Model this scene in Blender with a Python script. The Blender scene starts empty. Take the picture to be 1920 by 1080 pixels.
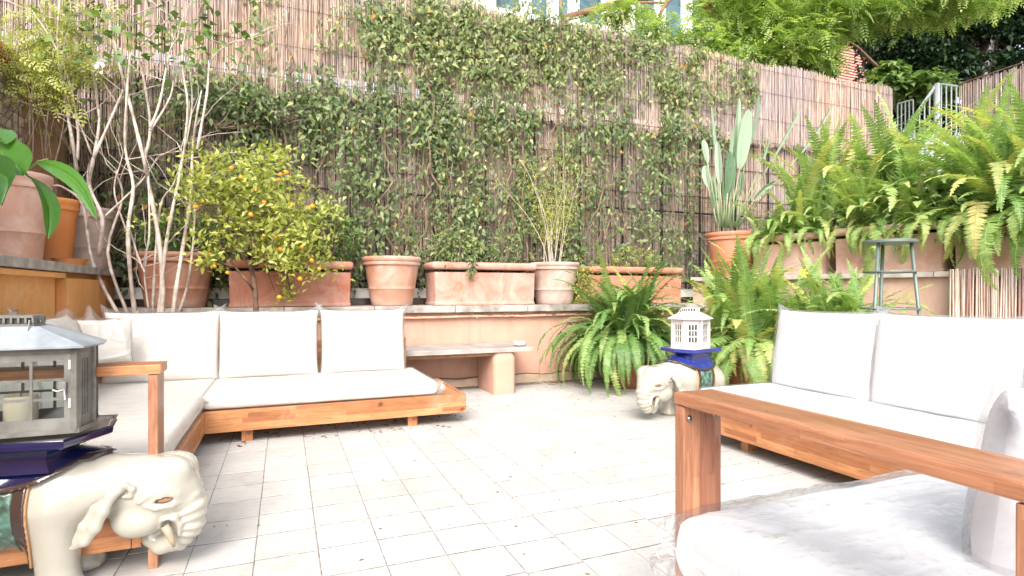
import bpy, bmesh, math, random
import numpy as np
from mathutils import Vector, Matrix, noise
random.seed(7); RS = np.random.RandomState(11)
S = bpy.context.scene; COL = S.collection; PI = math.pi

# ------------------------------------------------------------------ camera, sky, sun, exposure
YAW = math.atan(427 / 1048.)
cd = bpy.data.cameras.new('camera'); cam = bpy.data.objects.new('camera', cd); COL.objects.link(cam); S.camera = cam
cd.sensor_width = 36; cd.lens = 36 * 1048 / 1920.; cd.shift_y = 8 / 1920.; cd.clip_start = .05; cd.clip_end = 400
cam.location = (0, 0, 1); cam.rotation_euler = (PI / 2, 0, -YAW)
W = bpy.data.worlds.new('World'); S.world = W; W.use_nodes = True
wn = W.node_tree.nodes; wl = W.node_tree.links; wn.clear()
sk = wn.new('ShaderNodeTexSky'); sk.sky_type = 'NISHITA'; sk.sun_disc = False
SUN_EL, SUN_AZ = 43, 206          # sun high behind the camera's left shoulder
sk.sun_elevation = math.radians(SUN_EL); sk.sun_rotation = math.radians(SUN_AZ)
sk.air_density = 1.0; sk.dust_density = 3.5; sk.ozone_density = .6
bg = wn.new('ShaderNodeBackground'); bg.inputs[1].default_value = .15
wo = wn.new('ShaderNodeOutputWorld'); hs = wn.new('ShaderNodeHueSaturation'); hs.inputs['Saturation'].default_value = .42; wl.new(sk.outputs[0], hs.inputs['Color']); wl.new(hs.outputs[0], bg.inputs[0]); wl.new(bg.outputs[0], wo.inputs[0])
sd = bpy.data.lights.new('sun', 'SUN'); sun = bpy.data.objects.new('sun', sd); COL.objects.link(sun)
sd.energy = 1.05; sd.angle = math.radians(30); sd.color = (1, .965, .92)
_a, _e = math.radians(SUN_AZ), math.radians(SUN_EL)
sv = Vector((math.sin(_a) * math.cos(_e), math.cos(_a) * math.cos(_e), math.sin(_e)))
sun.rotation_euler = sv.to_track_quat('Z', 'Y').to_euler(); sun.location = (0, 0, 12)
S.view_settings.view_transform = 'Standard'; S.view_settings.look = 'None'
S.view_settings.gamma = 1; S.view_settings.use_curve_mapping = False; S.view_settings.exposure = 1.58
S.render.engine = 'CYCLES'; S.cycles.max_bounces = 8; S.cycles.diffuse_bounces = 4; S.cycles.transparent_max_bounces = 24
S.cycles.use_denoising = True

# ------------------------------------------------------------------ where a picture point lies on a plane of the place (calibration of the survey)
CF = (math.sin(YAW), math.cos(YAW)); CR = (math.cos(YAW), -math.sin(YAW))
def ray(x, y):
    r = (x - 960) / 1048.; return Vector((CF[0] + CR[0] * r, CF[1] + CR[1] * r, (548 - y) / 1048.))
def aty(x, y, Y):
    d = ray(x, y); return Vector((0, 0, 1)) + d * (Y / d.y)
def atd(x, y, D):
    return Vector((0, 0, 1)) + ray(x, y) * D
def sd2w(s, d): return (CF[0] * d + CR[0] * s, CF[1] * d + CR[1] * s)

# ------------------------------------------------------------------ materials
def newmat(name):
    m = bpy.data.materials.new(name); m.use_nodes = True; n = m.node_tree.nodes; n.clear()
    o = n.new('ShaderNodeOutputMaterial'); return m, n, m.node_tree.links, o
def ramp(n, stops):
    r = n.new('ShaderNodeValToRGB'); e = r.color_ramp.elements
    while len(e) < len(stops): e.new(.5)
    for k, (p, c) in enumerate(stops): e[k].position = p; e[k].color = (*c, 1)
    return r
def coords(n, l, scale=(1, 1, 1), kind='Object'):
    t = n.new('ShaderNodeTexCoord'); m = n.new('ShaderNodeMapping'); m.inputs['Scale'].default_value = scale
    l.new(t.outputs[kind], m.inputs[0]); return m.outputs[0]
def ntex(n, l, vec, scale, detail=5, rough=.6, dist=0):
    t = n.new('ShaderNodeTexNoise'); t.inputs['Scale'].default_value = scale; t.inputs['Detail'].default_value = detail
    t.inputs['Roughness'].default_value = rough; t.inputs['Distortion'].default_value = dist
    if vec: l.new(vec, t.inputs['Vector'])
    return t.outputs['Fac']
def mixc(n, l, fac, a, b, mode='MIX'):
    m = n.new('ShaderNodeMix'); m.data_type = 'RGBA'; m.blend_type = mode
    for s, v in ((m.inputs[0], fac), (m.inputs[6], a), (m.inputs[7], b)):
        if isinstance(v, (int, float)): s.default_value = v
        elif isinstance(v, tuple): s.default_value = (*v, 1)
        else: l.new(v, s)
    return m.outputs[2]
def bump(n, l, h, strength=.3, dist=.01):
    b = n.new('ShaderNodeBump'); b.inputs['Strength'].default_value = strength; b.inputs['Distance'].default_value = dist
    l.new(h, b.inputs['Height']); return b.outputs[0]
def princ(n, l, o, col, rough=.6, nrm=None, metal=0, coat=0, sub=0, spec=None):
    p = n.new('ShaderNodeBsdfPrincipled')
    if isinstance(col, tuple): p.inputs['Base Color'].default_value = (*col, 1)
    else: l.new(col, p.inputs['Base Color'])
    if isinstance(rough, (int, float)): p.inputs['Roughness'].default_value = rough
    else: l.new(rough, p.inputs['Roughness'])
    p.inputs['Metallic'].default_value = metal; p.inputs['Coat Weight'].default_value = coat
    p.inputs['Coat Roughness'].default_value = .06
    if spec is not None: p.inputs['Specular IOR Level'].default_value = spec
    if nrm: l.new(nrm, p.inputs['Normal'])
    if o: l.new(p.outputs[0], o.inputs[0])
    return p.outputs[0]
def attr(n, name='rnd'):
    a = n.new('ShaderNodeAttribute'); a.attribute_name = name; return a.outputs['Fac']
def objrnd(n): return n.new('ShaderNodeObjectInfo').outputs['Random']

def m_speckle(name, c1, c2, scale=6, rough=.8, bs=.25, bscale=60, vec='Object', bd=.004, third=None):
    m, n, l, o = newmat(name); v = coords(n, l, kind=vec)
    f = ntex(n, l, v, scale, 6); r = ramp(n, [(.35, c1), (.68, c2)]); l.new(f, r.inputs[0]); c = r.outputs[0]
    if third:
        f2 = ntex(n, l, v, scale * .45, 8, .7, 1.2); r2 = ramp(n, [(.5, (0, 0, 0)), (.66, (1, 1, 1))]); l.new(f2, r2.inputs[0])
        c = mixc(n, l, r2.outputs[0], c, third)
    h = ntex(n, l, v, bscale, 4)
    princ(n, l, o, c, rough, bump(n, l, h, bs, bd)); return m
def m_leaf(name, stops, rough=.45, trans=.35, vary=False):
    m, n, l, o = newmat(name); r = ramp(n, stops); l.new(attr(n), r.inputs[0])
    if vary:      # every frond its own green, a few dry and brown
        q = objrnd(n); ma = n.new('ShaderNodeMath'); ma.operation = 'MULTIPLY_ADD'; ma.inputs[1].default_value = .55; ma.inputs[2].default_value = -.27; l.new(q, ma.inputs[0])
        mb = n.new('ShaderNodeMath'); mb.operation = 'ADD'; mb.use_clamp = True; l.new(ma.outputs[0], mb.inputs[0]); l.new(attr(n), mb.inputs[1]); l.new(mb.outputs[0], r.inputs[0])
        br = ramp(n, [(.94, (0, 0, 0)), (1.0, (.6, .6, .6))]); l.new(q, br.inputs[0]); cx = mixc(n, l, br.outputs[0], r.outputs[0], (.30, .17, .06))
        class _R: pass
        rr = _R(); rr.outputs = [cx]; r = rr
    v = coords(n, l); f = ntex(n, l, v, 9, 3); c = mixc(n, l, f, r.outputs[0], mixc(n, l, .5, r.outputs[0], (.02, .05, .01), 'MULTIPLY'), 'MIX')
    p = princ(n, l, None, r.outputs[0], rough)
    t = n.new('ShaderNodeBsdfTranslucent'); g = mixc(n, l, 1.0, r.outputs[0], (1.2, 1.25, .6), 'MULTIPLY'); l.new(g, t.inputs[0])
    x = n.new('ShaderNodeMixShader'); x.inputs[0].default_value = trans; l.new(p, x.inputs[1]); l.new(t.outputs[0], x.inputs[2])
    l.new(x.outputs[0], o.inputs[0]); return m
def m_wood(name, axis, stave=.034, a=(.34, .125, .045), b=(.56, .25, .10), rough=.42):
    m, n, l, o = newmat(name); t = n.new('ShaderNodeTexCoord'); s = n.new('ShaderNodeSeparateXYZ'); l.new(t.outputs['Object'], s.inputs[0])
    oth = [k for k in (0, 1, 2) if k != axis]
    ad = n.new('ShaderNodeMath'); ad.operation = 'ADD'; l.new(s.outputs[oth[0]], ad.inputs[0]); l.new(s.outputs[oth[1]], ad.inputs[1])
    cb = n.new('ShaderNodeCombineXYZ'); l.new(s.outputs[axis], cb.inputs[0]); l.new(ad.outputs[0], cb.inputs[1])
    br = n.new('ShaderNodeTexBrick'); l.new(cb.outputs[0], br.inputs[0]); br.inputs['Scale'].default_value = 1
    br.inputs['Brick Width'].default_value = .33; br.inputs['Row Height'].default_value = stave; br.inputs['Mortar Size'].default_value = .0005
    br.inputs['Mortar Smooth'].default_value = 0; br.inputs['Bias'].default_value = 0; br.offset = .37; br.squash = .8
    br.inputs['Color1'].default_value = (0, 0, 0, 1); br.inputs['Color2'].default_value = (1, 1, 1, 1); br.inputs['Mortar'].default_value = (.3, .3, .3, 1)
    mp = n.new('ShaderNodeMapping'); l.new(t.outputs['Object'], mp.inputs[0]); sc = [22, 22, 22]; sc[axis] = 1.6; mp.inputs['Scale'].default_value = sc
    g = ntex(n, l, mp.outputs[0], 3.2, 8, .65, 1.4); g2 = ntex(n, l, mp.outputs[0], 14, 4, .6)
    st = mixc(n, l, br.outputs[0], a, b); gr = ramp(n, [(.3, (.58, .52, .48)), (.55, (1, 1, 1)), (.75, (1.12, 1.1, 1.05))]); l.new(g, gr.inputs[0])
    c = mixc(n, l, 1.0, st, gr.outputs[0], 'MULTIPLY')
    k = ntex(n, l, coords(n, l, (3, 3, 3)), 2.2, 2); kr = ramp(n, [(.70, (1, 1, 1)), (.76, (.45, .36, .3))]); l.new(k, kr.inputs[0])
    c = mixc(n, l, 1.0, c, kr.outputs[0], 'MULTIPLY')
    wx = ntex(n, l, coords(n, l, (1, 1, 1)), 2.4, 6, .7, .8); wr = ramp(n, [(.54, (0, 0, 0)), (.72, (.5, .5, .5))]); l.new(wx, wr.inputs[0]); c = mixc(n, l, wr.outputs[0], c, (.50, .30, .19))
    rv_ = ramp(n, [(.3, (rough - .08,) * 3), (.7, (rough + .16,) * 3)]); l.new(wx, rv_.inputs[0])
    princ(n, l, o, c, rv_.outputs[0], bump(n, l, g2, .2, .002)); return m
def m_terra(name, c, white=.5, seed=0., pale=(.74, .58, .47)):
    m, n, l, o = newmat(name); t = n.new('ShaderNodeTexCoord'); mp = n.new('ShaderNodeMapping'); l.new(t.outputs['Object'], mp.inputs[0])
    mp.inputs['Location'].default_value = (seed, seed * 1.7, seed * .6); v = mp.outputs[0]
    f = ntex(n, l, v, 3.2, 8, .68, .8); r = ramp(n, [(.52 - white * .22, (0, 0, 0)), (.72 - white * .12, (1, 1, 1))]); l.new(f, r.inputs[0])
    s = n.new('ShaderNodeSeparateXYZ'); l.new(t.outputs['Object'], s.inputs[0])
    mr = n.new('ShaderNodeMapRange'); l.new(s.outputs[2], mr.inputs[0]); mr.inputs[1].default_value = .16; mr.inputs[2].default_value = 0
    mr.inputs[3].default_value = 0; mr.inputs[4].default_value = .8
    mx = n.new('ShaderNodeMath'); mx.operation = 'MULTIPLY_ADD'; l.new(mr.outputs[0], mx.inputs[0]); l.new(f, mx.inputs[1]); l.new(r.outputs[0], mx.inputs[2]); mx.use_clamp = True
    dk = tuple(x * .72 for x in c); f2 = ntex(n, l, v, 1.7, 5); c0 = mixc(n, l, f2, dk, tuple(min(1, x * 1.22) for x in c))
    mm = n.new('ShaderNodeMath'); mm.operation = 'MULTIPLY'; l.new(mx.outputs[0], mm.inputs[0]); mm.inputs[1].default_value = .45 + .4 * white
    cc = mixc(n, l, mm.outputs[0], c0, pale)
    h = ntex(n, l, v, 45, 5); princ(n, l, o, cc, .85, bump(n, l, h, .35, .004)); return m
def m_plain(name, c, rough=.5, metal=0, coat=0, bs=.1, bscale=40, var=.12, spec=None):
    m, n, l, o = newmat(name); v = coords(n, l); f = ntex(n, l, v, 7, 5)
    cc = mixc(n, l, f, tuple(x * (1 - var) for x in c), tuple(min(1, x * (1 + var)) for x in c))
    h = ntex(n, l, v, bscale, 4); princ(n, l, o, cc, rough, bump(n, l, h, bs, .003), metal, coat, spec=spec); return m

M = {}
M['leaf_vine'] = m_leaf('leaf_vine', [(0, (.05, .10, .04)), (.4, (.14, .20, .075)), (.75, (.28, .33, .12)), (.95, (.46, .46, .20)), (1, (.5, .26, .06))])
M['leaf_fern'] = m_leaf('leaf_fern', [(0, (.10, .21, .05)), (.5, (.27, .41, .12)), (.9, (.46, .58, .22)), (1, (.60, .58, .22))], .5, .4, True)
M['leaf_fern_dark'] = m_leaf('leaf_fern_dark', [(0, (.05, .12, .03)), (.5, (.13, .25, .06)), (.93, (.26, .38, .12)), (1, (.34, .40, .12))], .42, .3, True)
M['leaf_citrus'] = m_leaf('leaf_citrus', [(0, (.14, .19, .03)), (.5, (.34, .38, .07)), (1, (.58, .58, .18))], .4, .4)
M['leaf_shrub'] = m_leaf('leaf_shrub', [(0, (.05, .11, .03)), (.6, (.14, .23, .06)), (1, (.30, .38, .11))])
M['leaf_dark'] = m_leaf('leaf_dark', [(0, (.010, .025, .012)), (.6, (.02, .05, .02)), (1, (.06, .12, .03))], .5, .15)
M['leaf_bright'] = m_leaf('leaf_bright', [(0, (.14, .24, .05)), (.5, (.34, .47, .13)), (1, (.60, .66, .28))], .5, .45)
M['leaf_strel'] = m_leaf('leaf_strelitzia', [(0, (.10, .19, .10)), (.5, (.24, .34, .22)), (1, (.34, .43, .31))], .38, .2)
M['leaf_big'] = m_leaf('leaf_big', [(0, (.02, .08, .012)), (.6, (.07, .19, .025)), (1, (.20, .34, .07))], .3, .4)
M['bark_pale'] = m_speckle('bark_pale', (.38, .30, .24), (.68, .59, .52), 14, .85, .5, 90)
M['bark'] = m_speckle('bark', (.08, .045, .03), (.20, .12, .08), 14, .9, .6, 60)
M['bark_red'] = m_speckle('bark_red', (.20, .10, .05), (.34, .19, .10), 9, .85, .5, 50)
M['vine_stem'] = m_speckle('vine_stem', (.12, .08, .055), (.28, .20, .14), 12, .9, .4, 60)
M['stem_green'] = m_plain('stem_green', (.20, .26, .08), .55)
M['stem_strel'] = m_plain('stem_strelitzia', (.24, .31, .16), .45)
M['soil'] = m_speckle('soil', (.02, .014, .01), (.07, .05, .035), 30, .95, .8, 80)
M['wood_x'] = m_wood('acacia_along_x', 0); M['wood_y'] = m_wood('acacia_along_y', 1); M['wood_z'] = m_wood('acacia_along_z', 2)
M['wood_arm'] = m_wood('acacia_arm', 1, .03, (.27, .105, .05), (.42, .19, .10), .32); M['wood_leg'] = m_wood('acacia_leg', 2, .026, (.24, .095, .055), (.44, .21, .11), .36)
def m_plaster(name, c1, c2, stain, wash):
    m, n, l, o = newmat(name); v = coords(n, l); f = ntex(n, l, v, 2.2, 6); r = ramp(n, [(.35, c1), (.68, c2)]); l.new(f, r.inputs[0])
    d = ntex(n, l, coords(n, l, (5, 5, .7)), 1.6, 7, .7, .8); dr = ramp(n, [(.50, (0, 0, 0)), (.72, (1, 1, 1))]); l.new(d, dr.inputs[0])
    w = ntex(n, l, v, 1.1, 8, .72, 1.5); wr = ramp(n, [(.54, (0, 0, 0)), (.66, (1, 1, 1))]); l.new(w, wr.inputs[0])
    ds = n.new('ShaderNodeMath'); ds.operation = 'MULTIPLY'; ds.inputs[1].default_value = .55; l.new(dr.outputs[0], ds.inputs[0]); ws = n.new('ShaderNodeMath'); ws.operation = 'MULTIPLY'; ws.inputs[1].default_value = .4; l.new(wr.outputs[0], ws.inputs[0])
    c = mixc(n, l, ds.outputs[0], r.outputs[0], stain); c = mixc(n, l, ws.outputs[0], c, wash); h = ntex(n, l, v, 55, 5, .6); princ(n, l, o, c, .92, bump(n, l, h, .35, .004)); return m
M['plaster'] = m_plaster('peach_plaster', (.47, .265, .19), (.53, .31, .23), (.39, .205, .14), (.55, .38, .31))
M['plaster_shade'] = m_plaster('shaded_plaster', (.58, .25, .07), (.66, .32, .12), (.34, .25, .07), (.66, .45, .24))  # same peach plaster, shade of the left wall put into a deeper orange
M['plaster_lit'] = m_plaster('lit_plaster', (.49, .31, .235), (.55, .37, .29), (.42, .24, .175), (.60, .46, .39))  # same peach plaster, strong light of the right side painted in as paleness
M['coping'] = m_speckle('weathered_coping', (.20, .175, .15), (.46, .41, .365), 7, .9, .6, 45, third=(.22, .19, .16))
M['kerb'] = m_speckle('kerb_stone', (.45, .32, .22), (.66, .50, .38), 5, .9, .5, 45)
M['stone_slab'] = m_speckle('bench_stone', (.24, .21, .19), (.42, .38, .35), 5, .7, .3, 50, third=(.38, .27, .21))
M['grout'] = m_speckle('grout', (.10, .09, .075), (.36, .33, .30), 20, .95, .6, 90)
def m_tile():
    m, n, l, o = newmat('floor_tile'); v = coords(n, l, kind='Object'); t = n.new('ShaderNodeTexCoord')
    g = n.new('ShaderNodeNewGeometry')
    f = ntex(n, l, g.outputs['Position'], 1.3, 5); f2 = ntex(n, l, g.outputs['Position'], 26, 6, .7)
    mp = n.new('ShaderNodeMapping'); mp.inputs['Scale'].default_value = (2, 9, 1); l.new(g.outputs['Position'], mp.inputs[0])
    f3 = ntex(n, l, mp.outputs[0], 5, 7, .7, .6)
    c = mixc(n, l, f, (.46, .437, .41), (.54, .52, .49)); c = mixc(n, l, objrnd(n), c, mixc(n, l, 1.0, c, (.88, .87, .86), 'MULTIPLY'))
    r = ramp(n, [(.30, (.78, .76, .74)), (.48, (1, 1, 1))]); l.new(f2, r.inputs[0]); c = mixc(n, l, .55, c, r.outputs[0], 'MULTIPLY')
    f6 = ntex(n, l, g.outputs['Position'], 2.6, 8, .75, 1.0); r6 = ramp(n, [(.34, (.74, .71, .67)), (.47, (1, 1, 1))]); l.new(f6, r6.inputs[0]); c = mixc(n, l, .4, c, r6.outputs[0], 'MULTIPLY')
    r3 = ramp(n, [(.32, (.80, .77, .74)), (.5, (1, 1, 1))]); l.new(f3, r3.inputs[0]); c = mixc(n, l, .7, c, r3.outputs[0], 'MULTIPLY')
    princ(n, l, o, c, .62, bump(n, l, f2, .3, .003)); return m
M['tile'] = m_tile()
def m_reed(name, stops):
    m, n, l, o = newmat(name); r = ramp(n, stops); l.new(attr(n), r.inputs[0])
    v = coords(n, l, (30, 30, 2.2)); f = ntex(n, l, v, 2.2, 6, .7); rr = ramp(n, [(.3, (.45, .42, .42)), (.6, (1.05, 1.05, 1.05))]); l.new(f, rr.inputs[0])
    g = ntex(n, l, coords(n, l), .8, 4); gr = ramp(n, [(.36, (.84, .84, .90)), (.62, (1.08, .95, .82))]); l.new(g, gr.inputs[0])
    c = mixc(n, l, 1., r.outputs[0], rr.outputs[0], 'MULTIPLY'); c = mixc(n, l, 1., c, gr.outputs[0], 'MULTIPLY')
    princ(n, l, o, c, .75); return m
M['reed_up'] = m_reed('reed_upper', [(0, (.20, .13, .09)), (.12, (.39, .295, .25)), (.6, (.56, .46, .405)), (1, (.72, .63, .58))])
M['reed_low'] = m_reed('reed_lower', [(0, (.18, .12, .09)), (.2, (.42, .32, .27)), (.8, (.64, .54, .48)), (1, (.78, .70, .64))])
M['reed_pale'] = m_reed('reed_pale', [(0, (.42, .26, .24)), (.2, (.66, .52, .47)), (.7, (.82, .70, .62)), (1, (.88, .8, .74))])
M['iron'] = m_plain('dark_iron', (.035, .03, .03), .6, .5)
M['rail_grey'] = m_plain('painted_rail', (.42, .45, .46), .5, .2)
M['stool'] = m_plain('stool_metal', (.15, .19, .165), .5, .4, var=.3)
M['zinc'] = m_speckle('zinc_metal', (.36, .37, .37), (.62, .63, .63), 7, .45, .15, 50)
M['zinc_dark'] = m_speckle('weathered_zinc', (.095, .092, .078), (.20, .195, .175), 9, .5, .2, 50)
M['zinc_roof'] = m_speckle('zinc_roof', (.17, .19, .205), (.33, .355, .38), 8, .4, .15, 40)
M['white_metal'] = m_speckle('white_metal', (.44, .40, .38), (.66, .63, .61), 9, .5, .15, 50)
M['cream'] = m_plain('cream_glaze', (.40, .375, .315), .2, 0, .7, .16, 18, .16)
M['eye'] = m_plain('eye_clay', (.26, .14, .07), .5)
M['tusk'] = m_plain('tusk_glaze', (.36, .29, .20), .3, 0, .5, var=.3)
M['blue'] = m_plain('cobalt_glaze', (.006, .009, .055), .12, 0, 1.0, .05, 20, .5)
M['blue_far'] = m_plain('bright_cobalt_glaze', (.02, .032, .21), .14, 0, 1.0, .05, 20, .4)
M['brown_glaze'] = m_plain('brown_glaze', (.045, .028, .024), .2, 0, .8, .1, 30, .4)
M['tan_line'] = m_plain('bare_clay_line', (.46, .25, .12), .6)
def m_green():
    m, n, l, o = newmat('green_relief'); v = coords(n, l); w = n.new('ShaderNodeTexVoronoi'); w.feature = 'SMOOTH_F1'; w.inputs['Scale'].default_value = 42; l.new(v, w.inputs['Vector'])
    f = ntex(n, l, v, 11, 5); c = mixc(n, l, f, (.03, .11, .085), (.20, .36, .28)); r = ramp(n, [(.15, (1.1, 1.1, 1.1)), (.6, (.25, .22, .2))]); l.new(w.outputs['Distance'], r.inputs[0])
    c = mixc(n, l, .8, c, r.outputs[0], 'MULTIPLY'); princ(n, l, o, c, .18, bump(n, l, w.outputs['Distance'], .8, .012), 0, .9); return m
M['green'] = m_green()
M['candle'] = m_plain('candle_wax', (.62, .54, .40), .6, var=.05)
M['orange'] = m_plain('orange_peel', (.85, .32, .02), .45, 0, .1, .3, 120)
M['screw'] = m_plain('screw_steel', (.25, .22, .2), .3, .9)
M['flower'] = m_plain('yellow_flower', (.85, .55, .05), .6)
M['white_frame'] = m_plain('white_window_frame', (.78, .80, .80), .5)
M['facade'] = m_speckle('cream_facade', (.72, .62, .50), (.80, .72, .60), 1.2, .9, .1, 20)
M['roller'] = m_plain('grey_blind', (.40, .46, .48), .6)
M['siding'] = m_plain('pink_siding', (.58, .29, .24), .8)
M['grey_pipe'] = m_plain('grey_pipe', (.38, .40, .42), .6)
M['white_stone'] = m_plain('white_kerb', (.70, .68, .64), .8)
M['rubber'] = m_plain('black_cable', (.03, .025, .025), .6)
M['pipe'] = m_plain('painted_pipe', (.76, .47, .33), .7)
M['twig'] = m_plain('dry_debris', (.16, .10, .06), .9, var=.4)
M['petal'] = m_plain('dry_white_bloom', (.86, .82, .74), .8)
def m_glass(name, tint=(.9, .95, .95), fac=.12, rough=.03):
    m, n, l, o = newmat(name); t = n.new('ShaderNodeBsdfTransparent'); t.inputs[0].default_value = (*tint, 1)
    g = n.new('ShaderNodeBsdfGlossy'); g.inputs['Roughness'].default_value = rough; lw = n.new('ShaderNodeLayerWeight'); lw.inputs[0].default_value = .3
    mr = n.new('ShaderNodeMapRange'); l.new(lw.outputs['Fresnel'], mr.inputs[0]); mr.inputs[3].default_value = fac * .4; mr.inputs[4].default_value = min(1, fac * 4)
    x = n.new('ShaderNodeMixShader'); l.new(mr.outputs[0], x.inputs[0]); l.new(t.outputs[0], x.inputs[1]); l.new(g.outputs[0], x.inputs[2]); l.new(x.outputs[0], o.inputs[0]); return m
M['pane'] = m_glass('lantern_pane', (.93, .95, .95), .08)
def m_winglass():
    m, n, l, o = newmat('window_glass'); v = coords(n, l); f = ntex(n, l, v, .9, 6, .7); r = ramp(n, [(.35, (.02, .05, .05)), (.6, (.10, .17, .20))]); l.new(f, r.inputs[0])  # blue-green mottle paints reflections into the glass colour
    princ(n, l, o, r.outputs[0], .08, None, 0, 0, spec=.5); return m
M['winglass'] = m_winglass()
def m_film(name, haze=.08, strength=.6, scale=9, gr=.12, gmin=.05):
    m, n, l, o = newmat(name); v = coords(n, l); f = ntex(n, l, v, scale, 5, .6, 2.2)
    w = n.new('ShaderNodeTexVoronoi'); w.feature = 'DISTANCE_TO_EDGE'; w.inputs['Scale'].default_value = scale * .8; l.new(v, w.inputs['Vector'])
    a = n.new('ShaderNodeMath'); a.operation = 'ADD'; l.new(f, a.inputs[0]); l.new(w.outputs['Distance'], a.inputs[1]); mm = n.new('ShaderNodeMapping'); mm.inputs['Rotation'].default_value = (0, .5, .9); mm.inputs['Scale'].default_value = (.8, 5, 5); l.new(v, mm.inputs[0]); f5 = ntex(n, l, mm.outputs[0], scale * .5, 3, .5, 1.0); a2 = n.new('ShaderNodeMath'); a2.operation = 'MULTIPLY_ADD'; a2.inputs[1].default_value = 1.1; l.new(f5, a2.inputs[0]); l.new(a.outputs[0], a2.inputs[2]); b = bump(n, l, a2.outputs[0], strength, .03)
    t = n.new('ShaderNodeBsdfTransparent'); t.inputs[0].default_value = (.99, .99, .99, 1)
    g = n.new('ShaderNodeBsdfGlossy'); g.inputs['Roughness'].default_value = gr; l.new(b, g.inputs['Normal'])
    dd = n.new('ShaderNodeBsdfDiffuse'); dd.inputs[0].default_value = (.88, .88, .89, 1); l.new(b, dd.inputs['Normal'])
    x0 = n.new('ShaderNodeMixShader'); x0.inputs[0].default_value = haze; l.new(t.outputs[0], x0.inputs[1]); l.new(dd.outputs[0], x0.inputs[2])
    lw = n.new('ShaderNodeLayerWeight'); lw.inputs[0].default_value = .35; l.new(b, lw.inputs['Normal'])
    mr = n.new('ShaderNodeMapRange'); l.new(lw.outputs['Fresnel'], mr.inputs[0]); mr.inputs[3].default_value = gmin; mr.inputs[4].default_value = .5
    x = n.new('ShaderNodeMixShader'); l.new(mr.outputs[0], x.inputs[0]); l.new(x0.outputs[0], x.inputs[1]); l.new(g.outputs[0], x.inputs[2]); l.new(x.outputs[0], o.inputs[0]); return m
M['film'] = m_film('clear_plastic_film'); M['film_big'] = m_film('clear_plastic_film_wrinkled', .06, .8, 5, .045, .07)
M['fabric'] = m_speckle('cream_fabric', (.80, .735, .66), (.82, .765, .69), 3, .95, .25, 500, bd=.0008)
M['fabric_n'] = m_speckle('near_greyed_fabric', (.68, .67, .68), (.72, .71, .72), 3, .95, .2, 500, bd=.0008)  # cushion fabric painted greyer so highlights on the wrap still show
M['fabric_blown'] = m_speckle('blown_white_fabric', (.86, .85, .84), (.88, .87, .86), 3, .95, .2, 500, bd=.0008)  # cushion fabric whitened, overexposure of the right sofa put into the colour

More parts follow.
